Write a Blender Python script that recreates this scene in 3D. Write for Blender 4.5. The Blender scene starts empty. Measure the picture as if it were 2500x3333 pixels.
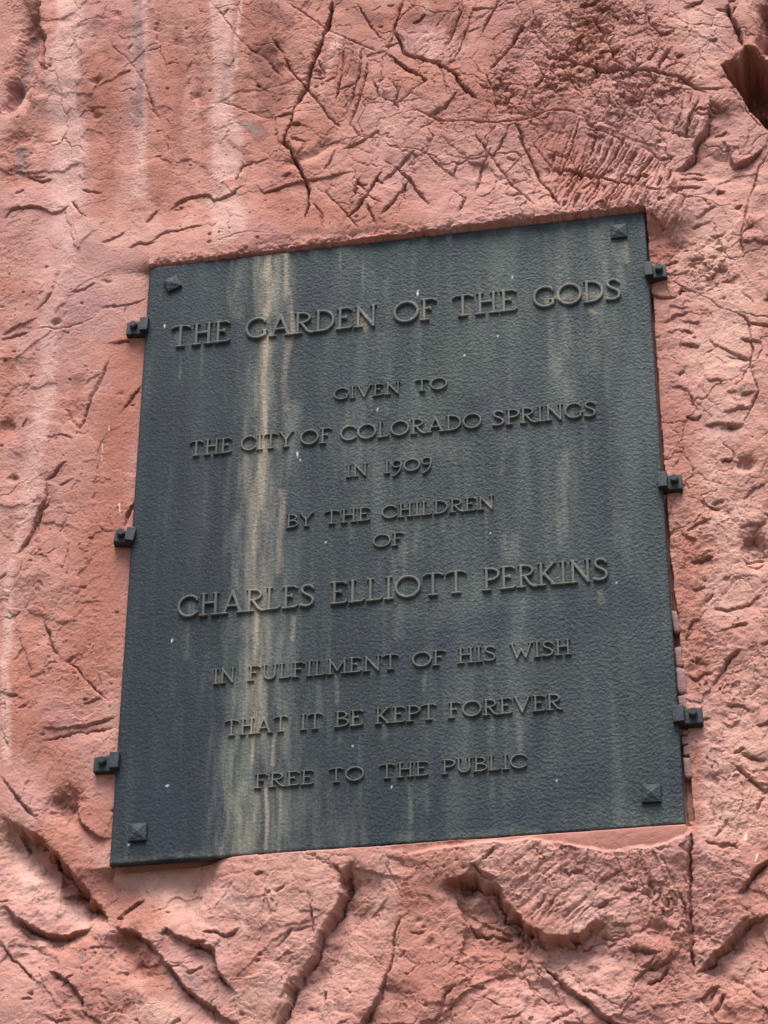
import bpy, math
import numpy as np
from mathutils import Matrix, Vector

S = bpy.context.scene
COL = S.collection
TOP = 6.2                      # height of the tablet's top edge above the ground, metres
TW, TH = 1.6, 2.066            # tablet width and height

# ------------------------------------------------------------------ camera
cam_d = bpy.data.cameras.new('camera')
cam = bpy.data.objects.new('camera', cam_d); COL.objects.link(cam)
R_ = Vector((0.98240757, 0.18672068, 0.00328013)); U_ = Vector((0.09306056, -0.50470367, 0.85826216)); F_ = Vector((-0.16191079, 0.84285799, 0.51320104))
cam.matrix_world = Matrix(((R_.x, U_.x, -F_.x, 1.90727), (R_.y, U_.y, -F_.y, -5.89215), (R_.z, U_.z, -F_.z, TOP - 4.59307), (0, 0, 0, 1)))
cam_d.sensor_fit = 'VERTICAL'; cam_d.sensor_height = 24.0; cam_d.lens = 55.29
cam_d.clip_end = 500
S.camera = cam
# ------------------------------------------------------------------ sky, sun, exposure
w = bpy.data.worlds.new('World'); S.world = w; w.use_nodes = True
SUN_EL, SUN_AZ = math.radians(66), math.radians(181)      # azimuth: 180 = straight out from the wall
nt = w.node_tree; sky = nt.nodes.new('ShaderNodeTexSky'); sky.sky_type = 'NISHITA'; sky.sun_disc = False
sky.sun_elevation = SUN_EL; sky.sun_rotation = SUN_AZ; sky.dust_density = 3.0; sky.air_density = 1.0
nt.links.new(sky.outputs[0], nt.nodes['Background'].inputs[0]); nt.nodes['Background'].inputs[1].default_value = 0.06
sd = bpy.data.lights.new('sun', 'SUN'); sd.energy = 1.5; sd.angle = math.radians(34); sd.color = (1.0, 0.95, 0.88)
sun = bpy.data.objects.new('sun', sd); COL.objects.link(sun)
sdir = Vector((math.sin(SUN_AZ) * math.cos(SUN_EL), math.cos(SUN_AZ) * math.cos(SUN_EL), math.sin(SUN_EL)))
sun.rotation_euler = sdir.to_track_quat('Z', 'Y').to_euler(); sun.location = (0, -8, 14)
vs = S.view_settings; vs.view_transform = 'Standard'; vs.look = 'None'; vs.gamma = 1; vs.use_curve_mapping = False
vs.exposure = 2.27

# ------------------------------------------------------------------ helpers
def tag(o, label=None, cat=None, group=None, kind=None):
    for k, v in (('label', label), ('category', cat), ('group', group), ('kind', kind)):
        if v: o[k] = v
    return o
def link(name, me, mat=None, parent=None):
    o = bpy.data.objects.new(name, me); COL.objects.link(o)
    if mat: me.materials.append(mat)
    if parent: o.parent = parent
    return o
def empty(name, loc):
    o = bpy.data.objects.new(name, None); o.location = loc; o.empty_display_size = .05; COL.objects.link(o); return o
def mesh_np(name, V, Q, smooth=True, T=None):
    me = bpy.data.meshes.new(name); V = np.asarray(V, np.float32); Q = np.asarray(Q, np.int32)
    n = len(Q); me.vertices.add(len(V)); me.vertices.foreach_set('co', V.ravel())
    me.loops.add(n * 4); me.loops.foreach_set('vertex_index', Q.ravel())
    me.polygons.add(n); me.polygons.foreach_set('loop_start', np.arange(0, 4 * n, 4, dtype=np.int32))
    me.polygons.foreach_set('use_smooth', np.full(n, smooth, bool))
    me.update(calc_edges=True); me.validate(); return me
def attr(me, name, a):
    at = me.attributes.new(name, 'FLOAT', 'POINT'); at.data.foreach_set('value', np.asarray(a, np.float32).ravel())

# ---- noise
_K = [np.uint32(k) for k in (374761393, 668265263, 1274126177, 2246822519)]
def _h(ix, iy, seed):
    h = ix.astype(np.int32).view(np.uint32) * _K[0] + iy.astype(np.int32).view(np.uint32) * _K[1] + np.uint32((seed * 974634777) & 0xffffffff)
    h = (h ^ (h >> np.uint32(13))) * _K[2]
    h = (h ^ (h >> np.uint32(16))) * _K[3]
    return h ^ (h >> np.uint32(15))
_A = np.arange(1024) * (2 * math.pi / 1024); _C = np.cos(_A).astype(np.float32); _S = np.sin(_A).astype(np.float32)
def gnoise(x, y, seed=0):
    x = np.atleast_1d(x); y = np.atleast_1d(y)
    ix = np.floor(x); iy = np.floor(y); fx = (x - ix).astype(np.float32); fy = (y - iy).astype(np.float32)
    ix = ix.astype(np.int32); iy = iy.astype(np.int32)
    def g(dx, dy):
        a = _h(ix + np.int32(dx), iy + np.int32(dy), seed) >> np.uint32(22)
        return _C[a] * (fx - dx) + _S[a] * (fy - dy)
    u = fx * fx * fx * (fx * (fx * 6 - 15) + 10); v = fy * fy * fy * (fy * (fy * 6 - 15) + 10)
    a = g(0, 0); b = g(1, 0); a = a + (b - a) * u
    c = g(0, 1); d = g(1, 1); c = c + (d - c) * u
    return (a + (c - a) * v) * np.float32(1.5)
def fbm(x, y, octv, seed=0, gain=.5, lac=2.03):
    s = 0; a = 1.; t = 0
    for k in range(octv):
        s = s + a * gnoise(x, y, seed + k * 17); t += a; a *= gain; x = x * lac + 13.7; y = y * lac - 7.3
    return s / t
def ridge(x, y, octv, seed=0):
    s = 0; a = 1.; t = 0
    for k in range(octv):
        s = s + a * (1 - 2 * np.abs(gnoise(x, y, seed + k * 31))); t += a; a *= .5; x = x * 2.1 + 3.1; y = y * 2.1 + 9.2
    return s / t
def worley(x, y, seed):
    ix = np.floor(x).astype(np.int32); iy = np.floor(y).astype(np.int32)
    f1 = np.full(x.shape, 9., np.float32); f2 = f1.copy(); cid = np.zeros(x.shape, np.uint32); ox = np.zeros(x.shape, np.float32); oy = ox.copy()
    for dx in (-1, 0, 1):
        for dy in (-1, 0, 1):
            h = _h(ix + dx, iy + dy, seed); px = ix + dx + (h & np.uint32(0xffff)) / np.float32(65536); py = iy + dy + (h >> np.uint32(16)) / np.float32(65536)
            ex = (x - px).astype(np.float32); ey = (y - py).astype(np.float32); d = np.sqrt(ex * ex + ey * ey)
            m = d < f1; f2 = np.where(m, f1, np.minimum(f2, d)); f1 = np.where(m, d, f1); cid = np.where(m, h, cid); ox = np.where(m, ex, ox); oy = np.where(m, ey, oy)
    return f1, f2, cid, ox, oy
def sstep(a, b, x):
    t = np.clip((x - a) / (b - a), 0, 1); return t * t * (3 - 2 * t)
# ---- distance to a polyline: distance, signed side, place along it (0..1)
def polydist(X, Z, pts):
    p = np.asarray(pts, np.float64); L = np.hypot(*(p[1:] - p[:-1]).T); tot = L.sum() or 1; acc = 0
    best = np.full(X.shape, 1e9, np.float32); sg = np.zeros(X.shape, np.float32); tt = np.zeros(X.shape, np.float32)
    for k in range(len(p) - 1):
        if L[k] < 1e-9: continue
        ax, az = p[k]; dx, dz = (p[k + 1] - p[k]) / L[k]
        rx = X - ax; rz = Z - az; t = rx * dx + rz * dz; perp = dx * rz - dz * rx
        tc = np.clip(t, 0, L[k]); d = np.hypot(rx - tc * dx, rz - tc * dz); key = d - 1e-4 * np.abs(perp)
        m = key < best; best = np.where(m, key, best); sg = np.where(m, np.sign(perp), sg); tt = np.where(m, (acc + tc) / tot, tt); acc += L[k]
    return np.maximum(best, 0), sg, tt, tot
def polyinside(X, Z, pts):
    p = np.asarray(pts); inside = np.zeros(X.shape, bool); j = len(p) - 1
    for i in range(len(p)):
        xi, zi = p[i]; xj, zj = p[j]
        if zi != zj:
            c = ((zi > Z) != (zj > Z)) & (X < (xj - xi) * (Z - zi) / (zj - zi) + xi); inside ^= c
        j = i
    d = polydist(X, Z, list(pts) + [pts[0]])[0]
    return np.where(inside, d, -d)     # > 0 inside

# ------------------------------------------------------------------ survey of the wall: x to the side, z up from the tablet's top corner, metres
LIPS = [([(-.472,1.273),(-.469,1.131),(-.434,1.071),(-.435,.975),(-.434,.912),(-.455,.81),(-.484,.712)],.03,.15,.06,.05,.0),([(-.531,.275),(-.503,.324),(-.455,.322),(-.406,.32),(-.364,.299),(-.317,.307),(-.295,.333)],.012,.1,.02,.04,.0),([(-.177,.124),(-.132,.156),(-.094,.179)],.006,.05,.012,.03,.0),([(-.035,.19),(-.005,.219),(.021,.241)],.006,.05,.014,.02,.0),([(.042,.212),(.082,.269),(.12,.297),(.176,.284),(.201,.249),(.263,.266),(.312,.307)],.01,.08,.022,.04,.0),([(-.089,.102),(-.043,.115),(.021,.094)],.006,.05,.01,.03,.0),([(-.01,.091),(.035,.132),(.112,.145),(.189,.158)],.005,.05,.008,.04,.0),([(.408,.07),(.338,.089),(.239,.075),(.163,.044)],.008,.04,.004,.03,.0),([(.587,1.08),(.569,.956),(.531,.827),(.502,.689),(.469,.593),(.432,.46)],.01,.1,.004,.06,.0),([(.77,.778),(.691,.842),(.626,.894),(.561,.952),(.504,1.009),(.404,1.09)],.01,.05,.004,.04,.008),([(.429,.731),(.354,.846),(.27,.933),(.201,1.039),(.139,1.135)],.005,.04,.003,.03,.004),([(.406,.561),(.338,.604),(.272,.644),(.191,.667)],.012,.1,.006,.05,.004),([(.331,.319),(.372,.255),(.433,.27),(.487,.282),(.572,.283),(.695,.294)],.006,.05,.01,.03,.0),([(.085,.365),(.012,.554),(-.047,.746),(-.122,.903),(-.193,.978),(-.22,1.067)],.003,.04,.002,.04,.0),([(-.467,.462),(-.408,.438),(-.365,.456)],.004,.04,.01,.03,.0),([(2.032,.235),(1.98,.309),(1.942,.382),(1.924,.442),(1.887,.536),(1.878,.574),(1.931,.587),(1.955,.643)],.012,.1,.012,.05,.0),([(1.955,.643),(1.982,.628),(2.017,.598),(2.061,.591)],.012,.1,.015,.05,.0),([(1.897,.571),(1.934,.582),(1.961,.642),(1.998,.631),(2.063,.615)],.01,.1,.015,.05,.0),([(1.693,.151),(1.73,.173),(1.763,.21),(1.769,.266),(1.798,.29),(1.816,.353),(1.836,.451)],.016,.14,.05,.1,.0),([(1.848,.296),(1.874,.25),(1.893,.161),(1.941,.183),(1.995,.226)],.018,.08,.03,.08,.0),([(1.829,.399),(1.861,.385),(1.895,.389)],.008,.05,.02,.04,.0),([(2.031,.226),(1.967,.142),(1.939,.054),(1.911,-.033),(1.9,-.085),(1.892,-.147),(1.892,-.234)],.03,.12,.012,.06,.01),([(1.411,.434),(1.366,.46),(1.321,.46),(1.267,.439),(1.222,.422),(1.138,.43),(1.062,.446),(.978,.459),(.925,.482),(.879,.514),(.817,.509),(.77,.487)],.01,.12,.006,.05,.01),([(1.581,.256),(1.525,.322),(1.453,.376),(1.411,.434)],.006,.06,.006,.05,.005),([(1.715,.157),(1.666,.197),(1.625,.25),(1.582,.275)],.006,.05,.006,.04,.0),([(1.591,.022),(1.608,.075),(1.659,.068),(1.718,.096)],.004,.05,.006,.04,.0),([(-.39,-.117),(-.353,-.081),(-.329,-.037),(-.321,.016),(-.312,.063)],.005,.1,.005,.05,.006),([(-.494,-.189),(-.461,-.173),(-.408,-.147),(-.372,-.13)],.01,.1,.022,.03,.0),([(-.493,-.207),(-.459,-.196),(-.4,-.184)],.006,.03,.02,.03,.0),([(-.145,-.132),(-.211,-.182),(-.28,-.19),(-.34,-.184),(-.4,-.181)],.006,.06,.003,.04,.0),([(-.176,-.122),(-.136,-.127),(-.096,-.127),(-.048,-.119),(-.006,-.103)],.004,.04,.007,.03,.0),([(-.213,-.628),(-.193,-.57),(-.174,-.505),(-.162,-.462),(-.141,-.414),(-.122,-.337),(-.102,-.305)],.008,.06,.004,.05,.008),([(-.296,-.776),(-.275,-.756),(-.254,-.721),(-.226,-.705)],.01,.08,.025,.03,.0),([(-.325,-.923),(-.308,-.876),(-.294,-.84),(-.296,-.781)],.01,.06,.02,.04,.0),([(-.057,-.213),(-.078,-.176),(-.082,-.123)],.003,.04,.002,.04,.0),([(-.374,-1.022),(-.351,-1.006),(-.333,-.975),(-.317,-.915),(-.299,-.87),(-.271,-.825)],.012,.08,.03,.035,.0),([(-.302,-.893),(-.306,-.952),(-.327,-.982)],.004,.03,.012,.02,.0),([(-.18,-1.395),(-.172,-1.399),(-.157,-1.383)],.004,.03,.012,.015,.0),([(-.246,-1.612),(-.192,-1.622),(-.157,-1.622),(-.107,-1.618),(-.058,-1.604),(-.009,-1.59)],.01,.06,.02,.03,.0),([(-.249,-1.665),(-.185,-1.647),(-.131,-1.638),(-.076,-1.632),(-.007,-1.629)],.0,.04,.02,.02,.0),([(-.006,-1.633),(-.076,-1.636),(-.131,-1.641),(-.185,-1.651),(-.249,-1.665)],.012,.05,.0,.02,.0),([(-.129,-1.829),(-.113,-1.882),(-.098,-1.919),(-.059,-1.957),(-.028,-1.976),(.001,-1.976)],.01,.08,.028,.05,.0),([(-.344,-1.391),(-.333,-1.367),(-.322,-1.346)],.004,.03,.01,.015,.0),([(-.357,-1.42),(-.36,-1.496),(-.348,-1.627),(-.32,-1.714)],.005,.08,.004,.06,.0),([(-.123,-1.545),(-.093,-1.542),(-.063,-1.531)],.004,.04,.01,.04,.0),([(-.214,-1.796),(-.21,-1.776),(-.199,-1.735)],.003,.03,.004,.03,.0),([(-.394,-1.232),(-.373,-1.24),(-.339,-1.215)],.004,.03,.008,.02,.0),([(-.343,-1.871),(-.307,-1.895),(-.27,-1.919),(-.197,-1.974),(-.138,-2.042),(-.08,-2.101),(-.052,-2.158),(.016,-2.237)],.012,.12,.085,.12,.0),([(-.318,-2.146),(-.266,-2.204),(-.203,-2.235),(-.115,-2.252),(-.073,-2.243),(-.042,-2.211)],.012,.1,.055,.07,.0),([(.016,-2.237),(.077,-2.262),(.132,-2.305),(.167,-2.343)],.008,.1,.06,.08,.0),([(.132,-2.305),(.167,-2.343),(.222,-2.422),(.282,-2.471),(.342,-2.519),(.4,-2.552)],.004,.05,.05,.05,.0),([(.162,-2.253),(.209,-2.283),(.262,-2.313),(.312,-2.338),(.322,-2.389),(.358,-2.437),(.394,-2.462)],.016,.1,.05,.05,.0),([(-.309,-2.248),(-.285,-2.29),(-.233,-2.347),(-.179,-2.403)],.0,.03,.02,.04,.0),([(-.156,-2.359),(-.091,-2.399),(-.044,-2.461),(-.052,-2.489)],.006,.05,.03,.05,.0),([(-.058,-2.486),(-.019,-2.498),(.015,-2.522)],.004,.03,.02,.03,.0),([(.079,-2.51),(.046,-2.495),(.02,-2.5)],.004,.03,.012,.03,.0),([(.464,-2.577),(.485,-2.547),(.518,-2.492),(.529,-2.441),(.56,-2.398),(.591,-2.355),(.603,-2.303),(.646,-2.24),(.674,-2.162),(.677,-2.115),(.699,-2.08)],.02,.16,.065,.07,.01),([(.638,-2.106),(.664,-2.135),(.674,-2.169)],.004,.03,.02,.03,.0),([(.701,-2.573),(.738,-2.531),(.762,-2.469),(.787,-2.419)],.01,.08,.04,.06,.0),([(.028,-2.211),(.047,-2.199),(.072,-2.173),(.104,-2.155)],.006,.06,.014,.05,.0),([(.267,-2.281),(.306,-2.283),(.346,-2.299),(.384,-2.275)],.006,.06,.014,.05,.0),([(.157,-2.286),(.175,-2.264),(.189,-2.282)],.004,.03,.012,.03,.0),([(-.167,-2.265),(-.229,-2.247),(-.314,-2.197)],.006,.06,.0,.03,.0),([(.906,-2.206),(.948,-2.175),(.995,-2.169),(1.033,-2.168),(1.086,-2.195),(1.107,-2.233),(1.137,-2.275),(1.167,-2.322),(1.216,-2.345),(1.277,-2.357),(1.32,-2.339),(1.352,-2.312),(1.381,-2.285)],.02,.14,.095,.1,.0),([(1.021,-2.137),(1.052,-2.17),(1.089,-2.187)],.006,.05,.03,.05,.0),([(.988,-2.251),(1.031,-2.28),(1.081,-2.31),(1.13,-2.333)],.004,.03,.015,.03,.0),([(1.0,-2.278),(1.024,-2.319),(1.08,-2.332),(1.13,-2.333)],.004,.02,.02,.03,.0),([(1.033,-2.201),(1.063,-2.23),(1.106,-2.285)],.006,.03,.01,.03,.0),([(1.207,-2.426),(1.254,-2.478),(1.307,-2.522),(1.341,-2.561),(1.388,-2.596),(1.428,-2.616)],.016,.1,.045,.06,.0),([(1.368,-2.501),(1.32,-2.491),(1.307,-2.522)],.003,.03,.006,.03,.0),([(1.593,-2.49),(1.592,-2.421),(1.587,-2.357),(1.579,-2.292),(1.552,-2.226),(1.527,-2.138)],.012,.08,.022,.05,.008),([(1.719,-2.271),(1.745,-2.246),(1.772,-2.209),(1.818,-2.17)],.012,.06,.035,.04,.0),([(1.757,-2.331),(1.723,-2.303),(1.719,-2.273)],.008,.05,.004,.04,.0),([(1.593,-2.493),(1.616,-2.46),(1.654,-2.425),(1.699,-2.384),(1.731,-2.354),(1.763,-2.336),(1.811,-2.325)],.02,.1,.06,.08,.0),([(1.77,-2.578),(1.752,-2.55),(1.73,-2.524),(1.683,-2.486)],.004,.05,.003,.04,.008),([(1.67,-2.627),(1.636,-2.604),(1.605,-2.534),(1.596,-2.49)],.01,.08,.01,.06,.0),([(.916,-2.576),(.948,-2.481),(.973,-2.454)],.005,.05,.008,.03,.006),([(1.156,-2.481),(1.187,-2.489),(1.204,-2.509)],.004,.03,.008,.03,.0),([(1.35,-2.36),(1.373,-2.384),(1.398,-2.37)],.004,.03,.008,.03,.0),([(1.462,-2.438),(1.491,-2.452),(1.534,-2.436),(1.548,-2.405)],.008,.05,.02,.05,.0),([(1.388,-2.583),(1.426,-2.542),(1.457,-2.525)],.006,.05,.012,.04,.0),([(1.685,-2.071),(1.665,-1.995)],.004,.04,.012,.03,.0),([(1.759,-2.103),(1.735,-2.134),(1.692,-2.138),(1.657,-2.115)],.006,.05,.004,.04,.0),([(1.607,.01),(1.624,-.026),(1.662,-.072),(1.701,-.026)],.01,.06,.01,.05,.0),([(1.655,-.189),(1.684,-.154),(1.719,-.097)],.003,.04,.012,.05,.0),([(1.909,-.391),(1.892,-.354),(1.868,-.329)],.003,.04,.006,.03,.004),([(1.765,-.488),(1.784,-.523),(1.809,-.537),(1.851,-.563),(1.876,-.598)],.005,.06,.006,.04,.0),([(1.629,-.641),(1.663,-.65),(1.696,-.675),(1.711,-.713),(1.721,-.751)],.005,.05,.008,.04,.0),([(1.722,-.802),(1.748,-.798),(1.774,-.798),(1.807,-.807),(1.856,-.814)],.008,.05,.022,.03,.0),([(1.815,-.93),(1.801,-.898),(1.774,-.862)],.004,.04,.01,.03,.0),([(1.679,-.32),(1.694,-.292),(1.72,-.303)],.004,.04,.01,.03,.0),([(1.675,-.455),(1.697,-.447),(1.721,-.461)],.004,.04,.012,.02,.0),([(1.801,-.153),(1.836,-.158),(1.82,-.19)],.004,.03,.014,.03,.0),([(1.766,-.266),(1.784,-.271),(1.818,-.223)],.004,.03,.012,.03,.0),([(1.814,-.28),(1.845,-.282),(1.877,-.264)],.004,.03,.014,.03,.0),([(1.678,-.764),(1.712,-.77),(1.725,-.757)],.004,.03,.01,.03,.0),([(1.789,-.769),(1.828,-.764),(1.859,-.747)],.005,.04,.012,.04,.0),([(1.747,-.624),(1.759,-.646),(1.788,-.655),(1.798,-.698)],.004,.04,.008,.03,.0),([(1.876,-.624),(1.852,-.663),(1.82,-.69)],.003,.04,.008,.03,.0),([(1.73,-1.069),(1.76,-1.063),(1.772,-1.069)],.004,.03,.012,.03,.0),([(1.923,-.841),(1.896,-.869),(1.874,-.886)],.005,.04,.014,.04,.0),([(1.893,-1.266),(1.853,-1.287),(1.819,-1.279),(1.798,-1.211)],.006,.04,.006,.04,.0),([(1.801,-1.227),(1.826,-1.184),(1.857,-1.167)],.008,.06,.02,.06,.0),([(1.635,-1.491),(1.649,-1.448),(1.684,-1.437)],.006,.05,.012,.04,.0),([(1.694,-1.658),(1.713,-1.627),(1.746,-1.578),(1.786,-1.544)],.005,.05,.018,.05,.0),([(1.765,-1.486),(1.787,-1.472),(1.811,-1.474)],.004,.04,.01,.03,.0),([(1.677,-2.13),(1.707,-2.126),(1.731,-2.132),(1.743,-2.153)],.006,.04,.014,.03,.0),([(1.705,-1.926),(1.681,-1.978),(1.666,-2.022)],.006,.06,.02,.05,.0),([(1.637,-1.568),(1.653,-1.574),(1.675,-1.562)],.004,.03,.012,.03,.0),([(1.696,-1.385),(1.714,-1.372),(1.727,-1.363)],.003,.03,.008,.03,.0),([(1.626,-1.614),(1.65,-1.631),(1.681,-1.61),(1.705,-1.617)],.005,.05,.014,.05,.0),([(1.708,-1.767),(1.74,-1.784),(1.771,-1.759)],.004,.04,.01,.03,.0),([(1.832,-1.657),(1.809,-1.688),(1.788,-1.69)],.004,.04,.008,.03,.0),([(1.806,-1.78),(1.831,-1.778),(1.853,-1.761)],.006,.05,.016,.04,.0)]
CRACKS = [([(-.295,.333),(-.267,.28),(-.233,.246)],.004,.012),([(.587,1.08),(.569,.956),(.531,.827),(.502,.689),(.469,.593)],.007,.05),([(.469,.593),(.451,.516),(.432,.46),(.461,.407),(.494,.324),(.519,.243),(.524,.176),(.51,.112)],.0045,.03),([(.376,.936),(.444,.78),(.502,.689),(.568,.568),(.624,.48)],.005,.014),([(.402,.574),(.461,.577)],.003,.008),([(.272,.323),(.29,.384),(.319,.401)],.004,.02),([(.593,.204),(.651,.111),(.697,.048)],.004,.012),([(.651,.092),(.696,.151),(.734,.217),(.771,.283)],.004,.014),([(.676,.268),(.719,.186),(.772,.131)],.004,.012),([(.54,.805),(.565,.74),(.524,.767)],.004,.01),([(.715,.777),(.7,.627),(.647,.476)],.003,.008),([(.673,1.044),(.722,.92),(.769,.85)],.004,.014),([(1.919,.84),(1.919,.789),(1.943,.705),(1.955,.643)],.007,.04),([(1.945,.825),(1.919,.789)],.004,.02),([(1.199,.425),(1.267,.439),(1.321,.46),(1.366,.46),(1.418,.425)],.006,.02),([(.829,1.017),(.805,.885),(.833,.798),(.903,.746),(.965,.705),(1.012,.657),(1.042,.593),(1.087,.536)],.005,.018),([(.769,.803),(.817,.755),(.872,.7),(.91,.644),(.848,.594),(.801,.546)],.005,.016),([(.762,.587),(.801,.571),(.825,.538)],.004,.012),([(1.249,.857),(1.196,.759),(1.156,.704),(1.12,.655)],.006,.025),([(1.161,.96),(1.124,.883),(1.096,.826)],.003,.012),([(1.087,.973),(1.045,.845),(1.004,.709)],.003,.006),([(1.176,.752),(1.23,.738),(1.269,.736)],.004,.012),([(1.306,.69),(1.374,.669),(1.449,.637),(1.516,.601),(1.583,.59),(1.672,.57),(1.752,.533),(1.83,.467)],.005,.016),([(1.521,.72),(1.54,.632),(1.576,.594)],.005,.018),([(1.728,.681),(1.69,.617),(1.673,.575)],.005,.015),([(1.202,.415),(1.227,.329),(1.254,.23),(1.295,.13),(1.345,.03)],.0055,.018),([(1.414,.421),(1.384,.325),(1.35,.216),(1.32,.098)],.004,.01),([(1.467,.35),(1.433,.241),(1.392,.144),(1.359,.056)],.004,.01),([(1.324,.224),(1.401,.185),(1.444,.159),(1.487,.144),(1.531,.123),(1.595,.094)],.005,.015),([(1.062,.412),(1.106,.319),(1.164,.206),(1.221,.113),(1.263,.042)],.004,.01),([(1.129,.325),(1.089,.236),(1.065,.145)],.004,.01),([(.87,.34),(.817,.276),(.771,.235)],.004,.01),([(.802,.297),(.855,.223),(.9,.141),(.922,.105)],.004,.01),([(.847,.214),(.809,.144),(.764,.085)],.005,.014),([(.924,.318),(.969,.253),(.999,.23),(1.022,.293)],.0035,.007),([(1.799,.443),(1.764,.362),(1.744,.279)],.004,.012),([(1.746,.422),(1.722,.33)],.004,.01),([(1.702,.304),(1.744,.284),(1.781,.283)],.005,.014),([(.771,.379),(.817,.367),(.878,.348),(.931,.307),(.999,.225)],.0033,.009),([(.95,.708),(.973,.634),(.983,.557)],.0033,.009),([(1.105,.662),(1.137,.567),(1.147,.477)],.0033,.009),([(1.043,.959),(1.014,.881),(.982,.794)],.0033,.009),([(.931,.736),(1.004,.664),(1.035,.644)],.0033,.009),([(1.417,.416),(1.467,.35),(1.438,.278)],.0033,.009),([(1.257,.344),(1.299,.252),(1.36,.172)],.0033,.009),([(.785,.679),(.817,.608),(.805,.541)],.0033,.009),([(1.018,.586),(.979,.523),(.917,.489)],.0033,.009),([(.771,.321),(.825,.27),(.885,.247)],.0033,.009),([(1.183,.413),(1.151,.322),(1.116,.27)],.0033,.009),([(.998,.164),(1.035,.121),(1.019,.068)],.0033,.009),([(1.161,.112),(1.192,.164),(1.252,.183)],.0033,.009),([(1.606,.454),(1.648,.408),(1.681,.336)],.0033,.009),([(1.315,.749),(1.363,.802),(1.433,.811)],.0033,.009),([(1.271,.807),(1.308,.75),(1.361,.736)],.0033,.009),([(1.472,.814),(1.518,.812),(1.547,.781)],.0033,.009),([(1.644,.877),(1.661,.782),(1.696,.716)],.0033,.009),([(1.267,.696),(1.303,.6),(1.263,.547)],.0033,.009),([(1.396,.655),(1.386,.577),(1.429,.511)],.0033,.009),([(1.715,.524),(1.766,.506),(1.829,.457)],.0033,.009),([(1.099,.358),(1.13,.402),(1.138,.42)],.0033,.009),([(.32,.914),(.385,.903),(.443,.821)],.0033,.009),([(.548,.783),(.565,.719),(.517,.727)],.0033,.009),([(.627,.853),(.621,.71),(.599,.593)],.0033,.009),([(.691,.832),(.684,.7),(.662,.563)],.0033,.009),([(.739,.661),(.755,.588)],.0033,.009),([(.45,.526),(.49,.515)],.0033,.009),([(.536,.184),(.567,.132),(.576,.065)],.0033,.009),([(.573,.236),(.612,.173),(.666,.146)],.0033,.009),([(.446,.37),(.407,.385)],.0033,.009),([(.647,.496),(.694,.44),(.771,.418)],.0033,.009),([(.756,.46),(.694,.41),(.633,.381)],.0033,.009),([(.695,.275),(.673,.202),(.727,.166)],.0033,.009),([(.719,.139),(.75,.059)],.0033,.009),([(-.092,-.272),(-.058,-.272)],.003,.01),([(-.013,-.452),(-.036,-.478),(-.057,-.519)],.003,.005),([(-.007,-.872),(-.023,-.912),(-.035,-.954)],.004,.01),([(-.259,-1.262),(-.236,-1.331),(-.217,-1.367),(-.2,-1.383)],.005,.015),([(-.184,-1.403),(-.151,-1.433),(-.118,-1.469),(-.063,-1.528),(-.042,-1.552)],.003,.009),([(-.346,-1.765),(-.312,-1.814),(-.268,-1.864),(-.227,-1.911)],.004,.01),([(.579,-2.216),(.584,-2.302)],.003,.01),([(.609,-2.459),(.612,-2.488)],.003,.01),([(.781,-2.413),(.679,-2.315)],.002,.003),([(1.204,-2.424),(1.224,-2.451),(1.257,-2.48)],.005,.02),([(1.611,-2.085),(1.602,-2.216),(1.596,-2.319),(1.594,-2.408),(1.595,-2.484)],.005,.02),([(.827,-2.269),(.805,-2.317),(.793,-2.413),(.774,-2.463)],.004,.016),([(1.053,-2.133),(1.075,-2.108)],.005,.015),([(1.887,-.456),(1.919,-.468),(1.946,-.474),(1.961,-.476)],.004,.012),([(1.891,-.459),(1.893,-.547),(1.882,-.609),(1.865,-.636)],.004,.012),([(1.881,-.62),(1.891,-.663),(1.896,-.705),(1.875,-.754),(1.852,-.81)],.0035,.008),([(1.74,-1.889),(1.786,-1.942),(1.819,-1.983),(1.835,-1.991)],.004,.012)]
GOUGES = [([(-.487,1.199),(-.5,1.05),(-.522,.863),(-.546,.752)],.03,.045),([(-.537,.897),(-.55,.753)],.02,.03),([(.439,.359),(.493,.373),(.555,.397),(.585,.451)],.022,.016),([(.085,1.037),(.101,.877),(.122,.698),(.134,.515),(.141,.357)],.02,.01),([(-.237,1.135),(-.242,.849),(-.237,.653),(-.232,.471)],.03,.012),([(-.025,1.099),(-.02,.845),(-.019,.539)],.03,.008),([(2.053,.827),(2.045,.718),(2.03,.62)],.025,.12),([(-.227,-.375),(-.215,-.467),(-.222,-.566)],.03,.01),([(-.44,-.291),(-.437,-.44),(-.429,-.636)],.05,.016),([(-.296,-1.099),(-.296,-1.168),(-.301,-1.292)],.03,.01),([(-.332,-1.914),(-.242,-2.006),(-.162,-2.081),(-.089,-2.162)],.035,.035),([(.031,-2.258),(.076,-2.347),(.112,-2.415)],.04,.035)]
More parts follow.
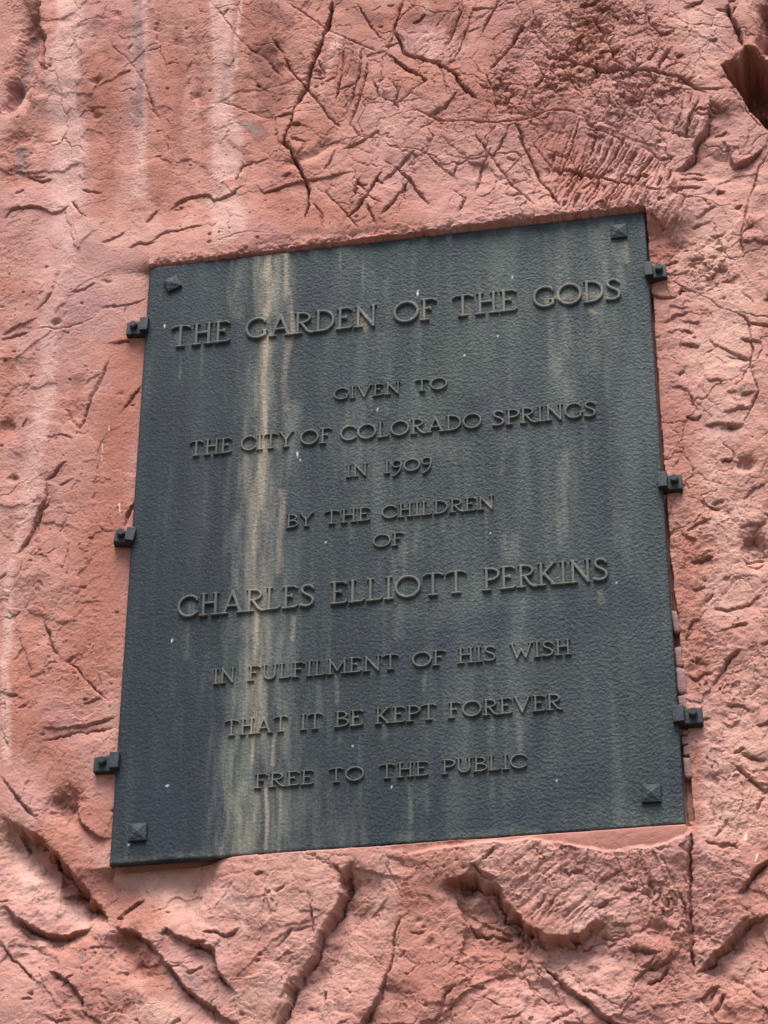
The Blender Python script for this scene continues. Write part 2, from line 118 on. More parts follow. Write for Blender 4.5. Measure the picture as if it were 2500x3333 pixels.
DENTS = [((-.486,.59),.076,.082,.02),((-.484,.469),.059,.05,.015),((-.232,.827),.018,.015,.012),((-.227,.687),.015,.014,.012),((.116,.73),.016,.016,.01),((-.185,1.121),.015,.013,.008),((.389,.748),.097,.133,.01),((-.145,-.026),.015,.011,.01),((-.307,-.166),.016,.01,.016),((-.38,-.359),.011,.005,.006),((-.4,-.751),.017,.012,.014),((-.074,-.473),.012,.008,.005),((-.442,-.546),.022,.033,.018),((.034,-.689),.019,.022,.0),((-.151,-1.869),.045,.056,.04),((.234,-2.191),.052,.074,.016),((.241,-2.131),.02,.041,.01),((-.197,-2.428),.006,.008,.015),((.674,-2.162),.012,.027,.05),((.524,-2.467),.01,.025,.04),((.899,-2.349),.01,.013,.01),((.874,-2.283),.009,.009,.008),((1.508,-2.365),.036,.025,.016),((.83,-2.133),.039,.021,.008),((1.694,-.133),.031,.033,.02),((1.84,-.943),.029,.022,.03),((1.853,-1.227),.038,.06,.05)]
BRECCIA = [[(1.105,.672),(1.241,.853),(1.337,.95),(1.668,.894),(1.731,.68),(1.76,.527),(1.702,.439),(1.673,.318),(1.56,.279),(1.454,.391),(1.367,.477),(1.23,.455),(1.131,.45),(1.095,.564)],[(1.445,-2.159),(1.533,-2.139),(1.589,-2.319),(1.594,-2.434),(1.515,-2.454),(1.444,-2.424),(1.4,-2.332)],[(1.793,-.13),(1.883,-.12),(1.881,-.276),(1.8,-.298),(1.759,-.248)],[(1.654,-1.949),(1.709,-1.863),(1.744,-1.956),(1.694,-2.086),(1.655,-2.061)]]
STRIA = [([(1.437,.355),(1.568,.296),(1.7,.145),(1.723,.058),(1.605,.011),(1.351,.025),(1.324,.098),(1.373,.231)],(-.418,-.909),.03,.016),([(1.715,.524),(1.836,.447),(1.796,.281),(1.694,.296)],(-.283,-.959),.026,.008),([(1.303,.375),(1.425,.414),(1.452,.352),(1.372,.212),(1.324,.098),(1.282,.188)],(-.263,-.965),.026,.006),([(1.591,.031),(1.727,.122),(1.743,.028),(1.671,-.089),(1.614,-.081)],(-.402,-.916),.03,.012),([(1.085,-2.105),(1.186,-2.093),(1.385,-2.134),(1.378,-2.278),(1.314,-2.345),(1.216,-2.338),(1.156,-2.289),(1.102,-2.2)],(.777,.629),.024,.0025),([(1.17,-2.231),(1.282,-2.219),(1.378,-2.278),(1.314,-2.345),(1.216,-2.338),(1.156,-2.289)],(.587,.809),.03,.005),([(-.249,-.463),(-.208,-.501),(-.202,-.58),(-.256,-.628)],(.576,-.817),.03,.004),([(.595,.868),(.723,.827),(.693,.558),(.551,.61)],(-.11,-.994),.022,.004),([(.944,.935),(1.102,.97),(1.028,.695),(.911,.795)],(-.323,-.946),.03,.004),([(1.444,.891),(1.552,.893),(1.534,.834),(1.464,.816)],(-.675,-.738),.022,.008)]
APRON = [(.747,-2.077),(.856,-2.064),(1.035,-2.058),(1.225,-2.052),(1.413,-2.05),(1.605,-2.058),(1.623,-2.079),(1.59,-2.11),(1.521,-2.126),(1.41,-2.131),(1.335,-2.121),(1.261,-2.1),(1.174,-2.086),(1.085,-2.089),(.965,-2.086),(.843,-2.101)]
PALE = [([(-.364,1.266),(-.349,1.004),(-.352,.774),(-.322,.585),(-.31,.326)],.075,.75),([(-.091,1.218),(-.092,.961),(-.087,.731),(-.078,.508),(-.063,.328)],.043,.45),([(.191,1.17),(.206,.912),(.215,.684),(.222,.502),(.22,.345)],.053,.85),([(.232,.247),(.267,.147),(.261,.11)],.068,.9),([(-.33,.27),(-.284,.187),(-.291,.074)],.064,.35),([(.255,1.115),(.267,.798)],.01,.6),([(.218,.613),(.252,.537),(.267,.358)],.043,.6),([(.913,1.003),(.92,.897),(.934,.73)],.021,.35),([(.602,.909),(.595,.817),(.564,.76)],.028,.45),([(-.329,-.137),(-.327,-.34),(-.324,-.51),(-.334,-.674),(-.344,-.781),(-.352,-.92)],.055,.45),([(-.354,-.846),(-.358,-.929),(-.367,-1.004)],.028,.45),([(-.373,-1.056),(-.37,-1.16),(-.37,-1.274),(-.365,-1.386),(-.355,-1.551),(-.326,-1.714)],.023,.5),([(-.254,-2.026),(-.166,-2.115),(-.086,-2.203)],.043,.35),([(.314,-2.15),(.382,-2.235),(.399,-2.329)],.025,.3),([(.388,-2.209),(.397,-2.289)],.013,.4),([(1.749,-1.296),(1.724,-1.402),(1.782,-1.427)],.056,.2),([(1.851,.781),(1.842,.642)],.107,.3),([(1.816,-.054),(1.83,-.486),(1.773,-.69),(1.78,-.895)],.09,.2)]
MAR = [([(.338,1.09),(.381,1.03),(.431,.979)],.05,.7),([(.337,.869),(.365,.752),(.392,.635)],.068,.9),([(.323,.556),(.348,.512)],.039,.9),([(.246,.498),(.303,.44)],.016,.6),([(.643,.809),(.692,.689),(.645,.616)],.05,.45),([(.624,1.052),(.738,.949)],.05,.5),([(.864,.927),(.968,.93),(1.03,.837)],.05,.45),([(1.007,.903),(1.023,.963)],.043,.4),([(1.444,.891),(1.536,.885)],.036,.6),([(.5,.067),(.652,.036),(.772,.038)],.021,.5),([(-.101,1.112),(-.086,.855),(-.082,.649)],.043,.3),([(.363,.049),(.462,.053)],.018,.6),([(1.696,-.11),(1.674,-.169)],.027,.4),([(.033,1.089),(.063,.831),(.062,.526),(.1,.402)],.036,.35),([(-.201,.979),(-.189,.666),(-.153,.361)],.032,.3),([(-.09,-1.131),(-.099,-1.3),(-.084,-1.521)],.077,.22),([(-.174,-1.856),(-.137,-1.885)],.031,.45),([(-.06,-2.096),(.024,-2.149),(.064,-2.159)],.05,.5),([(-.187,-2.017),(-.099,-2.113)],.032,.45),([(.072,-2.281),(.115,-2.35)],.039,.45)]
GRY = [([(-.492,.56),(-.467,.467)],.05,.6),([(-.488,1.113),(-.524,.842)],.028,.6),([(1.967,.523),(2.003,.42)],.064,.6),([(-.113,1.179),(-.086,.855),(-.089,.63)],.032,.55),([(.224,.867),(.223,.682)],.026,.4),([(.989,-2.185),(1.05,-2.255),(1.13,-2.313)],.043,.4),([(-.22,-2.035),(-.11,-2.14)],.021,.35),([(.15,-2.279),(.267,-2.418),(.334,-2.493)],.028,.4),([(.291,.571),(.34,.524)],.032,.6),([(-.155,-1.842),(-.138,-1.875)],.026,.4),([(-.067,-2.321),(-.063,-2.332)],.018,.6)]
RED = [([(-.089,-.839),(-.094,-1.073),(-.099,-1.3),(-.118,-1.464)],.123,.9),([(-.056,-.294),(-.074,-.484),(-.079,-.703),(-.082,-.949)],.086,.85),([(-.316,-1.418),(-.299,-1.556),(-.199,-1.724),(-.128,-1.886),(-.035,-1.944)],.087,.8),([(-.507,.005),(-.427,-.035)],.055,.6),([(-.462,-.266),(-.457,-.438),(-.451,-.606)],.036,.7),([(-.212,-.439),(-.216,-.523)],.027,.9),([(-.301,-1.224),(-.302,-1.336),(-.316,-1.418)],.041,.8),([(-.215,.929),(-.198,.566),(-.186,.269)],.064,.75),([(.041,.939),(.04,.63),(.024,.335),(.062,.214)],.078,.7),([(-.513,.614),(-.483,.459)],.078,.8),([(.373,.479),(.43,.392),(.495,.305)],.085,.6),([(.404,.232),(.498,.133),(.652,.083),(.765,.057)],.078,.7),([(.604,.795),(.685,.629),(.491,.461)],.092,.6),([(.769,.943),(.889,.975),(1.007,.924)],.107,.75),([(.817,.709),(1.004,.649),(1.171,.532)],.1,.6),([(.315,1.041),(.404,.776),(.371,.559)],.085,.75),([(1.612,-.07),(1.619,-.195)],.027,.7),([(1.474,.875),(1.452,.706),(1.503,.658)],.078,.55),([(1.317,.335),(1.37,.156),(1.498,.063)],.092,.6),([(1.61,-.035),(1.647,-.13)],.057,.7),([(1.631,-.147),(1.628,-.352),(1.639,-.542)],.031,.5),([(1.66,-.702),(1.669,-.832),(1.677,-.984),(1.687,-1.084)],.063,.55),([(1.661,-1.187),(1.653,-1.385),(1.656,-1.531),(1.658,-1.627)],.052,.6),([(1.635,-1.857),(1.635,-1.992),(1.621,-2.08)],.038,.7),([(-.191,-1.968),(-.094,-2.093),(-.009,-2.154),(.094,-2.215)],.078,.85),([(.058,-2.273),(.116,-2.363),(.144,-2.411)],.064,.8),([(-.1,-2.283),(-.017,-2.328),(.054,-2.411),(-.086,-2.468)],.092,.5),([(.356,-2.227),(.424,-2.331),(.395,-2.407)],.064,.45),([(.905,-2.465),(1.041,-2.41),(1.128,-2.378)],.107,.5),([(.837,-2.194),(.843,-2.241)],.043,.6),([(1.612,-2.151),(1.613,-2.23)],.036,.5),([(1.659,-2.538),(1.713,-2.602)],.085,.45)]
CAVES = [([(1.956,.651),(1.933,.585),(1.876,.575),(1.889,.521),(1.928,.446),(1.946,.386),(1.969,.358),(1.992,.283),(2.071,.182),(2.106,.593),(2.024,.596),(1.99,.631)],.274,.492,.03,.24)]
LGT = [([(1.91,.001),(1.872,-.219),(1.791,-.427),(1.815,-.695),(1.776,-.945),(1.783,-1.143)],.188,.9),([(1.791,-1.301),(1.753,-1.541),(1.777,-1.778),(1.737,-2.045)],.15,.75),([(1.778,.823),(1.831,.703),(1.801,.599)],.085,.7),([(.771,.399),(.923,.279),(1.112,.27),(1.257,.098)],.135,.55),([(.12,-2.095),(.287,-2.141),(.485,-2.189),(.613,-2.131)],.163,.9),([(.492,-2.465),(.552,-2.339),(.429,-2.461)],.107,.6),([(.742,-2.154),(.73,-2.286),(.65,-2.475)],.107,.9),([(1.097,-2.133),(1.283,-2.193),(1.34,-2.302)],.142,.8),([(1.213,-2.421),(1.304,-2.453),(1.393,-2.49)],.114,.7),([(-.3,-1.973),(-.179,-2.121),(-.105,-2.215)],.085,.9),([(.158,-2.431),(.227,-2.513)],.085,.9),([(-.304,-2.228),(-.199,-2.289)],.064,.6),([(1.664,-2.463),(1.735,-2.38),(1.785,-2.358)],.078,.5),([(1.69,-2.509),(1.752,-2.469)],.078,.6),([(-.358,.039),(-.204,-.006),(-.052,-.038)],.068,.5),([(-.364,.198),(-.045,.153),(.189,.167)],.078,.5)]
WHT = [([(-.102,-.586),(-.103,-.605)],.002,1.0),([(-.121,-.647),(-.12,-.679)],.002,1.0),([(-.122,-.69),(-.12,-.704)],.002,1.0),([(-.053,-.869),(-.048,-.912)],.002,1.0),([(.005,-.496),(.006,-.508)],.002,1.0),([(1.758,-2.1),(1.754,-2.119)],.004,1.0),([(1.782,-2.164),(1.777,-2.183)],.004,1.0),([(1.642,-2.252),(1.65,-2.268)],.002,1.0)]
FLECKS = [(.88,-.219,.0033,.0122),(1.179,-.197,.0028,.0056),(.063,-.239,.0028,.0078),(1.129,-.415,.0019,.0033),(1.024,-.473,.0019,.0044),(.754,-.639,.0028,.0056),(.507,-.772,.0014,.0122),(.517,-.794,.0028,.0033),(.861,-.312,.0019,.0033),(1.092,-1.111,.0024,.0028),(.6,-1.09,.0019,.0033),(.155,-1.839,.0057,.0022),(.053,-2.01,.0038,.0033),(1.259,-1.914,.0019,.0044),(.688,-1.761,.0024,.0028),(.145,-1.375,.0019,.0067),(.8,-1.895,.0019,.0044),(1.451,-1.313,.0024,.0028)]
STREAK = [('t',[(.393,-.003),(.399,-.126),(.395,-.222)],.038,.9),('t',[(.452,-.012),(.46,-.134),(.484,-.328)],.015,.6),('p',[(.421,-.007),(.436,-.167)],.066,.6),('p',[(.29,-.014),(.288,-.111),(.297,-.221)],.028,.45),('g',[(.356,-.035),(.366,-.182)],.013,.7),('t',[(.396,-.322),(.396,-.445),(.396,-.559),(.403,-.673),(.398,-.739)],.016,.95),('t',[(.474,-.326),(.464,-.488),(.471,-.602)],.017,.35),('p',[(.366,-.499),(.352,-.667),(.348,-.822),(.344,-.995)],.034,.45),('p',[(.486,-.604),(.469,-.714),(.464,-.857)],.036,.45),('t',[(.394,-.75),(.4,-.849),(.39,-1.0),(.386,-1.105)],.017,.75),('t',[(.465,-.9),(.463,-1.029),(.463,-1.176)],.019,.5),('p',[(.346,-.755),(.346,-.909),(.347,-1.059),(.342,-1.205)],.042,.5),('p',[(.432,-1.089),(.407,-1.191),(.419,-1.264)],.057,.35),('t',[(.388,-1.105),(.387,-1.21),(.41,-1.274)],.015,.45),('t',[(.404,-1.314),(.402,-1.395),(.399,-1.465)],.013,.9),('t',[(.407,-1.465),(.41,-1.574),(.405,-1.691)],.023,.75),('p',[(.365,-1.31),(.361,-1.461),(.352,-1.608),(.344,-1.753),(.337,-1.912),(.334,-2.059)],.047,.6),('p',[(.457,-1.319),(.469,-1.421),(.464,-1.57),(.495,-1.718),(.491,-1.906),(.478,-2.07)],.057,.5),('t',[(.513,-1.335),(.51,-1.405)],.011,.5),('t',[(.401,-1.709),(.401,-1.786)],.009,.75),('t',[(.457,-1.714),(.458,-1.8)],.009,.7),('p',[(.352,-1.715),(.381,-1.784)],.023,.5),('t',[(.444,-1.874),(.453,-1.949),(.451,-2.05)],.008,.75),('t',[(.486,-1.882),(.491,-1.98),(.488,-2.062)],.008,.5),('t',[(.373,-1.934),(.37,-1.971)],.007,.4),('t',[(.411,-1.946),(.412,-1.974)],.007,.5),('t',[(.372,-2.021),(.377,-2.058)],.011,.4),('g',[(.385,-1.898),(.38,-2.008)],.057,.4),('p',[(.561,-1.912),(.633,-2.046)],.113,.25),('p',[(.652,-.003),(.645,-.243)],.038,.15),('p',[(.703,-.046),(.706,-.203)],.005,.5),('p',[(.628,-.024),(.631,-.097)],.005,.5),('p',[(.773,-.376),(.764,-.49)],.038,.25),('p',[(.688,-.617),(.679,-.705),(.691,-.882)],.047,.3),('p',[(.765,-.771),(.729,-.983),(.813,-1.129)],.057,.2),('p',[(.831,-1.141),(.822,-1.212),(.785,-1.311)],.034,.35),('p',[(.85,-.813),(.934,-.779),(1.009,-.81)],.057,.25),('p',[(1.503,-.085),(1.488,-.19),(1.494,-.273)],.047,.5),('t',[(1.53,-.113),(1.531,-.184)],.017,.45),('p',[(1.353,.033),(1.339,-.098),(1.334,-.216)],.025,.4),('t',[(1.284,-.298),(1.36,-.296),(1.455,-.303)],.021,.4),('p',[(1.33,-.344),(1.325,-.47),(1.313,-.559)],.047,.5),('p',[(1.443,-.348),(1.449,-.44)],.038,.45),('t',[(1.415,-.355),(1.428,-.369)],.013,.5),('p',[(1.322,-.56),(1.328,-.661),(1.317,-.715)],.038,.4),('p',[(1.32,-.867),(1.306,-1.014),(1.3,-1.18)],.023,.4),('p',[(1.149,-1.143),(1.148,-1.184)],.038,.4),('t',[(1.404,-1.342),(1.407,-1.372)],.015,.35),('p',[(1.112,-.304),(1.069,-.528)],.113,.18),('p',[(1.092,-1.281),(.912,-1.364)],.075,.12),('p',[(.813,-1.344),(.822,-1.425)],.019,.3),('p',[(1.379,-2.013),(1.461,-2.037),(1.41,-2.06)],.038,.2),('p',[(.401,-.005),(.411,-.164),(.409,-.283)],.08,.5),('p',[(.396,-.316),(.393,-.559),(.393,-.739)],.08,.45),('t',[(.393,-.003),(.399,-.126),(.395,-.222)],.057,.5),('t',[(.396,-.322),(.396,-.559),(.398,-.739)],.036,.45),('p',[(.384,-.76),(.387,-.999),(.409,-1.263)],.108,.5),('t',[(.389,-.76),(.39,-1.0),(.4,-1.273)],.057,.35),('p',[(.411,-1.304),(.408,-1.515),(.406,-1.729)],.118,.5),('p',[(.406,-1.729),(.403,-1.918),(.4,-2.073)],.142,.55),('t',[(.404,-1.314),(.405,-1.465),(.405,-1.691)],.047,.4),('t',[(.385,-1.898),(.382,-2.063)],.085,.25),('g',[(.37,-1.726),(.367,-1.896)],.057,.5),('b',[(.158,-.033),(.141,-.529),(.125,-.971)],.189,.45),('b',[(.248,-1.599),(.22,-1.79),(.214,-2.032)],.151,.55),('p',[(1.343,.022),(1.339,-.217),(1.336,-.448),(1.322,-.704)],.057,.25),('p',[(1.468,.004),(1.448,-.232),(1.417,-.516)],.085,.25),('b',[(.068,-.634),(.073,-1.072),(.058,-1.483),(.054,-1.871)],.142,.5),('b',[(.093,-.348),(.235,-.401)],.094,.3),('b',[(1.011,-.656),(1.009,-.766)],.057,.4),('b',[(1.464,-.905),(1.439,-1.06)],.057,.4),('b',[(1.204,-1.712),(1.2,-1.852)],.038,.5),('b',[(.84,-1.417),(.848,-1.594)],.057,.4),('b',[(.934,-1.83),(.924,-1.995)],.057,.4),('b',[(.549,-.348),(.544,-.634)],.028,.3),('b',[(.277,-1.651),(.287,-1.89)],.028,.4),('g',[(1.013,-.465),(.954,-.627)],.113,.3),('g',[(1.163,-.157),(1.207,-.316)],.113,.2),('p',[(.12,-.335),(.121,-.388),(.118,-.445)],.007,.34),('p',[(.109,-.321),(.109,-.29)],.028,.32),('p',[(.186,-.335),(.188,-.392),(.186,-.454)],.007,.31),('p',[(.441,-.335),(.439,-.38),(.433,-.429)],.012,.19),('p',[(.506,-.321),(.506,-.29)],.028,.17),('p',[(.658,-.335),(.66,-.36),(.657,-.389)],.007,.15),('p',[(.643,-.321),(.643,-.29)],.028,.39),('t',[(.704,-.321),(.704,-.29)],.028,.42),('p',[(.885,-.335),(.884,-.405),(.88,-.479)],.008,.21),('t',[(.898,-.321),(.898,-.29)],.028,.38),('t',[(1.028,-.321),(1.028,-.29)],.028,.17),('p',[(1.177,-.335),(1.18,-.359),(1.179,-.388)],.005,.2),('p',[(1.336,-.335),(1.336,-.364),(1.332,-.397)],.015,.21),('p',[(1.426,-.335),(1.426,-.349),(1.421,-.367)],.009,.19),('p',[(.727,-.597),(.728,-.618),(.724,-.643)],.014,.34),('p',[(.76,-.597),(.765,-.619),(.765,-.646)],.007,.19),('p',[(.818,-.597),(.819,-.653),(.816,-.712)],.01,.16),('p',[(.879,-.597),(.88,-.616),(.876,-.639)],.012,.21),('p',[(.933,-.597),(.934,-.63),(.931,-.667)],.015,.17),('p',[(.947,-.588),(.947,-.571)],.015,.39),('p',[(.195,-.739),(.195,-.719)],.019,.19),('p',[(.24,-.739),(.24,-.719)],.019,.37),('p',[(.285,-.739),(.285,-.719)],.019,.19),('p',[(.352,-.75),(.353,-.781),(.35,-.816)],.012,.19),('p',[(.4,-.75),(.403,-.781),(.402,-.817)],.01,.26),('t',[(.441,-.739),(.441,-.719)],.019,.24),('p',[(.468,-.739),(.468,-.719)],.019,.36),('p',[(.593,-.739),(.593,-.719)],.019,.35),('p',[(.655,-.75),(.658,-.822),(.657,-.899)],.013,.26),('p',[(.726,-.75),(.729,-.765),(.727,-.785)],.014,.3),('p',[(.847,-.75),(.853,-.787),(.854,-.828)],.012,.24),('p',[(.887,-.739),(.887,-.719)],.019,.29),('p',[(.939,-.739),(.939,-.719)],.019,.2),('p',[(.977,-.75),(.98,-.793),(.98,-.84)],.005,.36),('p',[(1.045,-.75),(1.049,-.776),(1.048,-.805)],.011,.2),('p',[(1.055,-.739),(1.055,-.719)],.019,.27),('p',[(1.137,-.75),(1.137,-.829),(1.133,-.912)],.007,.22),('p',[(1.158,-.75),(1.161,-.776),(1.159,-.807)],.013,.27),('p',[(1.164,-.739),(1.164,-.719)],.019,.39),('p',[(1.316,-.75),(1.317,-.787),(1.314,-.827)],.011,.16),('p',[(1.385,-.75),(1.385,-.824),(1.382,-.902)],.012,.22),('p',[(1.393,-.739),(1.393,-.719)],.019,.24),('p',[(.722,-.88),(.722,-.903),(.717,-.929)],.007,.35),('p',[(.787,-.88),(.789,-.933),(.788,-.989)],.006,.15),('p',[(.539,-1.037),(.542,-1.051),(.541,-1.069)],.008,.15),('p',[(.672,-1.037),(.674,-1.059),(.672,-1.086)],.012,.26),('p',[(.723,-1.037),(.726,-1.049),(.724,-1.066)],.012,.19),('p',[(.705,-1.027),(.705,-1.01)],.016,.24),('p',[(.823,-1.037),(.825,-1.088),(.823,-1.144)],.009,.21),('p',[(.877,-1.037),(.874,-1.092),(.866,-1.15)],.012,.24),('p',[(.881,-1.027),(.881,-1.01)],.016,.4),('p',[(.944,-1.037),(.948,-1.062),(.947,-1.091)],.013,.24),('t',[(1.004,-1.027),(1.004,-1.01)],.016,.22),('p',[(1.08,-1.037),(1.083,-1.106),(1.082,-1.179)],.005,.19),('t',[(1.091,-1.027),(1.091,-1.01)],.016,.41),('p',[(.76,-1.132),(.764,-1.184),(.763,-1.24)],.009,.16),('p',[(.804,-1.132),(.806,-1.207),(.803,-1.285)],.008,.29),('p',[(.184,-1.31),(.187,-1.371),(.186,-1.436)],.012,.18),('p',[(.194,-1.297),(.194,-1.268)],.026,.39),('p',[(.325,-1.31),(.324,-1.37),(.32,-1.433)],.013,.22),('p',[(.308,-1.297),(.308,-1.268)],.026,.34),('p',[(.42,-1.31),(.423,-1.386),(.422,-1.466)],.014,.16),('p',[(.545,-1.297),(.545,-1.268)],.026,.19),('p',[(.705,-1.297),(.705,-1.268)],.026,.32),('p',[(.821,-1.31),(.824,-1.347),(.822,-1.388)],.01,.24),('p',[(.814,-1.297),(.814,-1.268)],.026,.23),('p',[(.945,-1.297),(.945,-1.268)],.026,.3),('p',[(1.099,-1.31),(1.101,-1.337),(1.098,-1.368)],.012,.24),('p',[(1.158,-1.31),(1.159,-1.39),(1.156,-1.474)],.016,.17),('p',[(1.139,-1.297),(1.139,-1.268)],.026,.18),('p',[(1.179,-1.31),(1.177,-1.386),(1.171,-1.467)],.012,.24),('p',[(1.296,-1.297),(1.296,-1.268)],.026,.23),('p',[(1.356,-1.31),(1.36,-1.344),(1.36,-1.383)],.014,.14),('p',[(1.343,-1.297),(1.343,-1.268)],.026,.32),('p',[(.303,-1.537),(.305,-1.565),(.303,-1.597)],.012,.32),('t',[(.292,-1.527),(.292,-1.509)],.016,.23),('p',[(.454,-1.527),(.454,-1.509)],.016,.19),('p',[(.583,-1.537),(.587,-1.613),(.586,-1.692)],.016,.25),('p',[(.636,-1.537),(.638,-1.579),(.636,-1.624)],.009,.28),('p',[(.703,-1.527),(.703,-1.509)],.016,.41),('p',[(.748,-1.527),(.748,-1.509)],.016,.28),('p',[(.899,-1.537),(.899,-1.568),(.895,-1.603)],.009,.35),('p',[(.879,-1.527),(.879,-1.509)],.016,.24),('p',[(.94,-1.527),(.94,-1.509)],.016,.2),('p',[(1.168,-1.527),(1.168,-1.509)],.016,.23),('p',[(1.197,-1.527),(1.197,-1.509)],.016,.31),('p',[(.377,-1.696),(.377,-1.677)],.017,.2),('p',[(.482,-1.706),(.482,-1.748),(.477,-1.794)],.008,.21),('t',[(.482,-1.696),(.482,-1.677)],.017,.27),('p',[(.576,-1.706),(.574,-1.73),(.569,-1.759)],.007,.16),('p',[(.582,-1.696),(.582,-1.677)],.017,.32),('p',[(.648,-1.706),(.65,-1.724),(.648,-1.745)],.007,.25),('t',[(.691,-1.696),(.691,-1.677)],.017,.27),('p',[(.781,-1.706),(.784,-1.723),(.782,-1.744)],.013,.26),('p',[(.813,-1.696),(.813,-1.677)],.017,.3),('p',[(.987,-1.696),(.987,-1.677)],.017,.25),('p',[(1.015,-1.706),(1.014,-1.777),(1.009,-1.852)],.013,.2),('p',[(1.081,-1.706),(1.082,-1.776),(1.079,-1.849)],.015,.2),('p',[(1.124,-1.706),(1.126,-1.725),(1.123,-1.747)],.011,.22),('p',[(1.126,-1.696),(1.126,-1.677)],.017,.26),('p',[(1.162,-1.706),(1.163,-1.776),(1.161,-1.851)],.015,.33),('p',[(1.164,-1.696),(1.164,-1.677)],.017,.23),('p',[(.444,-1.875),(.448,-1.909),(.447,-1.947)],.006,.24),('p',[(.486,-1.875),(.484,-1.905),(.478,-1.938)],.005,.2),('p',[(.473,-1.866),(.473,-1.849)],.015,.26),('p',[(.85,-1.875),(.853,-1.94),(.853,-2.008)],.007,.24),('p',[(.893,-1.875),(.9,-1.924),(.902,-1.976)],.009,.16),('p',[(.958,-1.866),(.958,-1.849)],.015,.2),('p',[(1.047,-1.866),(1.047,-1.849)],.015,.3),('p',[(1.083,-1.875),(1.083,-1.913),(1.078,-1.956)],.006,.15),('p',[(1.076,-1.866),(1.076,-1.849)],.015,.31),('p',[(1.157,-1.875),(1.158,-1.892),(1.156,-1.912)],.006,.15),('p',[(1.158,-1.866),(1.158,-1.849)],.015,.23),('p',[(1.292,-.044),(1.302,-.227),(1.292,-.409)],.016,.16),('p',[(1.134,-.551),(1.144,-.647),(1.134,-.743)],.05,.18),('p',[(1.128,-.002),(1.138,-.407),(1.128,-.812)],.038,.18),('p',[(1.46,-.293),(1.47,-.74),(1.46,-1.186)],.023,.19),('b',[(1.127,-.214),(1.137,-.524),(1.127,-.834)],.028,.19),('b',[(.633,-.186),(.643,-.431),(.633,-.675)],.022,.18),('b',[(1.22,-.013),(1.23,-.199),(1.22,-.385)],.041,.11),('p',[(.779,-.162),(.789,-.407),(.779,-.651)],.014,.23),('b',[(.78,-.301),(.79,-.46),(.78,-.618)],.029,.14),('b',[(1.024,-.278),(1.034,-.578),(1.024,-.877)],.045,.14),('b',[(.642,-.052),(.652,-.25),(.642,-.447)],.032,.14),('b',[(.648,-.288),(.658,-.405),(.648,-.521)],.037,.2),('g',[(1.173,-.021),(1.183,-.229),(1.173,-.438)],.016,.2),('g',[(.986,-.305),(.996,-.528),(.986,-.75)],.018,.18)]
LINES = [(-.331,.0816,[('THE',.0858,.282),('GARDEN',.3307,.7525),('OF',.8032,.9421),('THE',.9876,1.1934),('GODS',1.2422,1.5138)]),(-.593,.0434,[('GIVEN',.6175,.8265),('TO',.8703,.971)]),(-.746,.055,[('THE',.1662,.3029),('CITY',.3309,.4945),('OF',.5155,.6149),('COLORADO',.6406,1.0743),('SPRINGS',1.1051,1.4188)]),(-.876,.0443,[('IN',.6593,.7261),('1909',.7768,.9234)]),(-1.033,.0461,[('BY',.4797,.5622),('THE',.594,.7355),('CHILDREN',.7689,1.1064)]),(-1.128,.0443,[('OF',.7426,.8364)]),(-1.306,.075,[('CHARLES',.1584,.5717),('ELLIOTT',.6185,1.0212),('PERKINS',1.0669,1.4295)]),(-1.533,.0485,[('IN',.2758,.3415),('FULFILMENT',.3788,.8208),('OF',.859,.9566),('HIS',.9893,1.1012),('WISH',1.1398,1.3145)]),(-1.702,.0498,[('THAT',.3152,.5018),('IT',.5366,.6016),('BE',.6362,.7194),('KEPT',.7521,.9295),('FOREVER',.9618,1.2824)]),(-1.871,.0441,[('FREE',.4098,.5808),('TO',.6211,.7234),('THE',.7634,.9047),('PUBLIC',.941,1.1793)])]
STUDS = [(.082,-.08,.024,24),(1.517,-.071,.026,0),(.078,-1.977,.026,0),(1.514,-1.974,.026,-3)]
CLAMPS = [((-.005,-.228),(-.03,-.247),(-.033,-.236),.024528301886792454,.05),((-.015,-1.003),(-.026,-1.024),(-.033,-1.013),.024528301886792454,.03490566037735849),((-.009,-1.748),(-.029,-1.762),(-.034,-1.75),.02547169811320755,.05377358490566038),((1.608,-.23),(1.637,-.252),(1.637,-.239),.022641509433962263,.04245283018867924),((1.605,-.989),(1.633,-1.005),(1.632,-1.0),.024528301886792454,.04339622641509434),((1.601,-1.742),(1.634,-1.745),(1.631,-1.737),.02830188679245283,.05188679245283019)]
BRICKS = [(1.601,1.613,-1.48,-1.405),(1.6,1.614,-1.586,-1.519),(1.599,1.619,-1.671,-1.586),(1.599,1.617,-1.715,-1.671),(1.602,1.615,-1.795,-1.774),(1.602,1.617,-1.824,-1.795),(1.603,1.62,-1.857,-1.825),(1.602,1.621,-1.925,-1.859)]

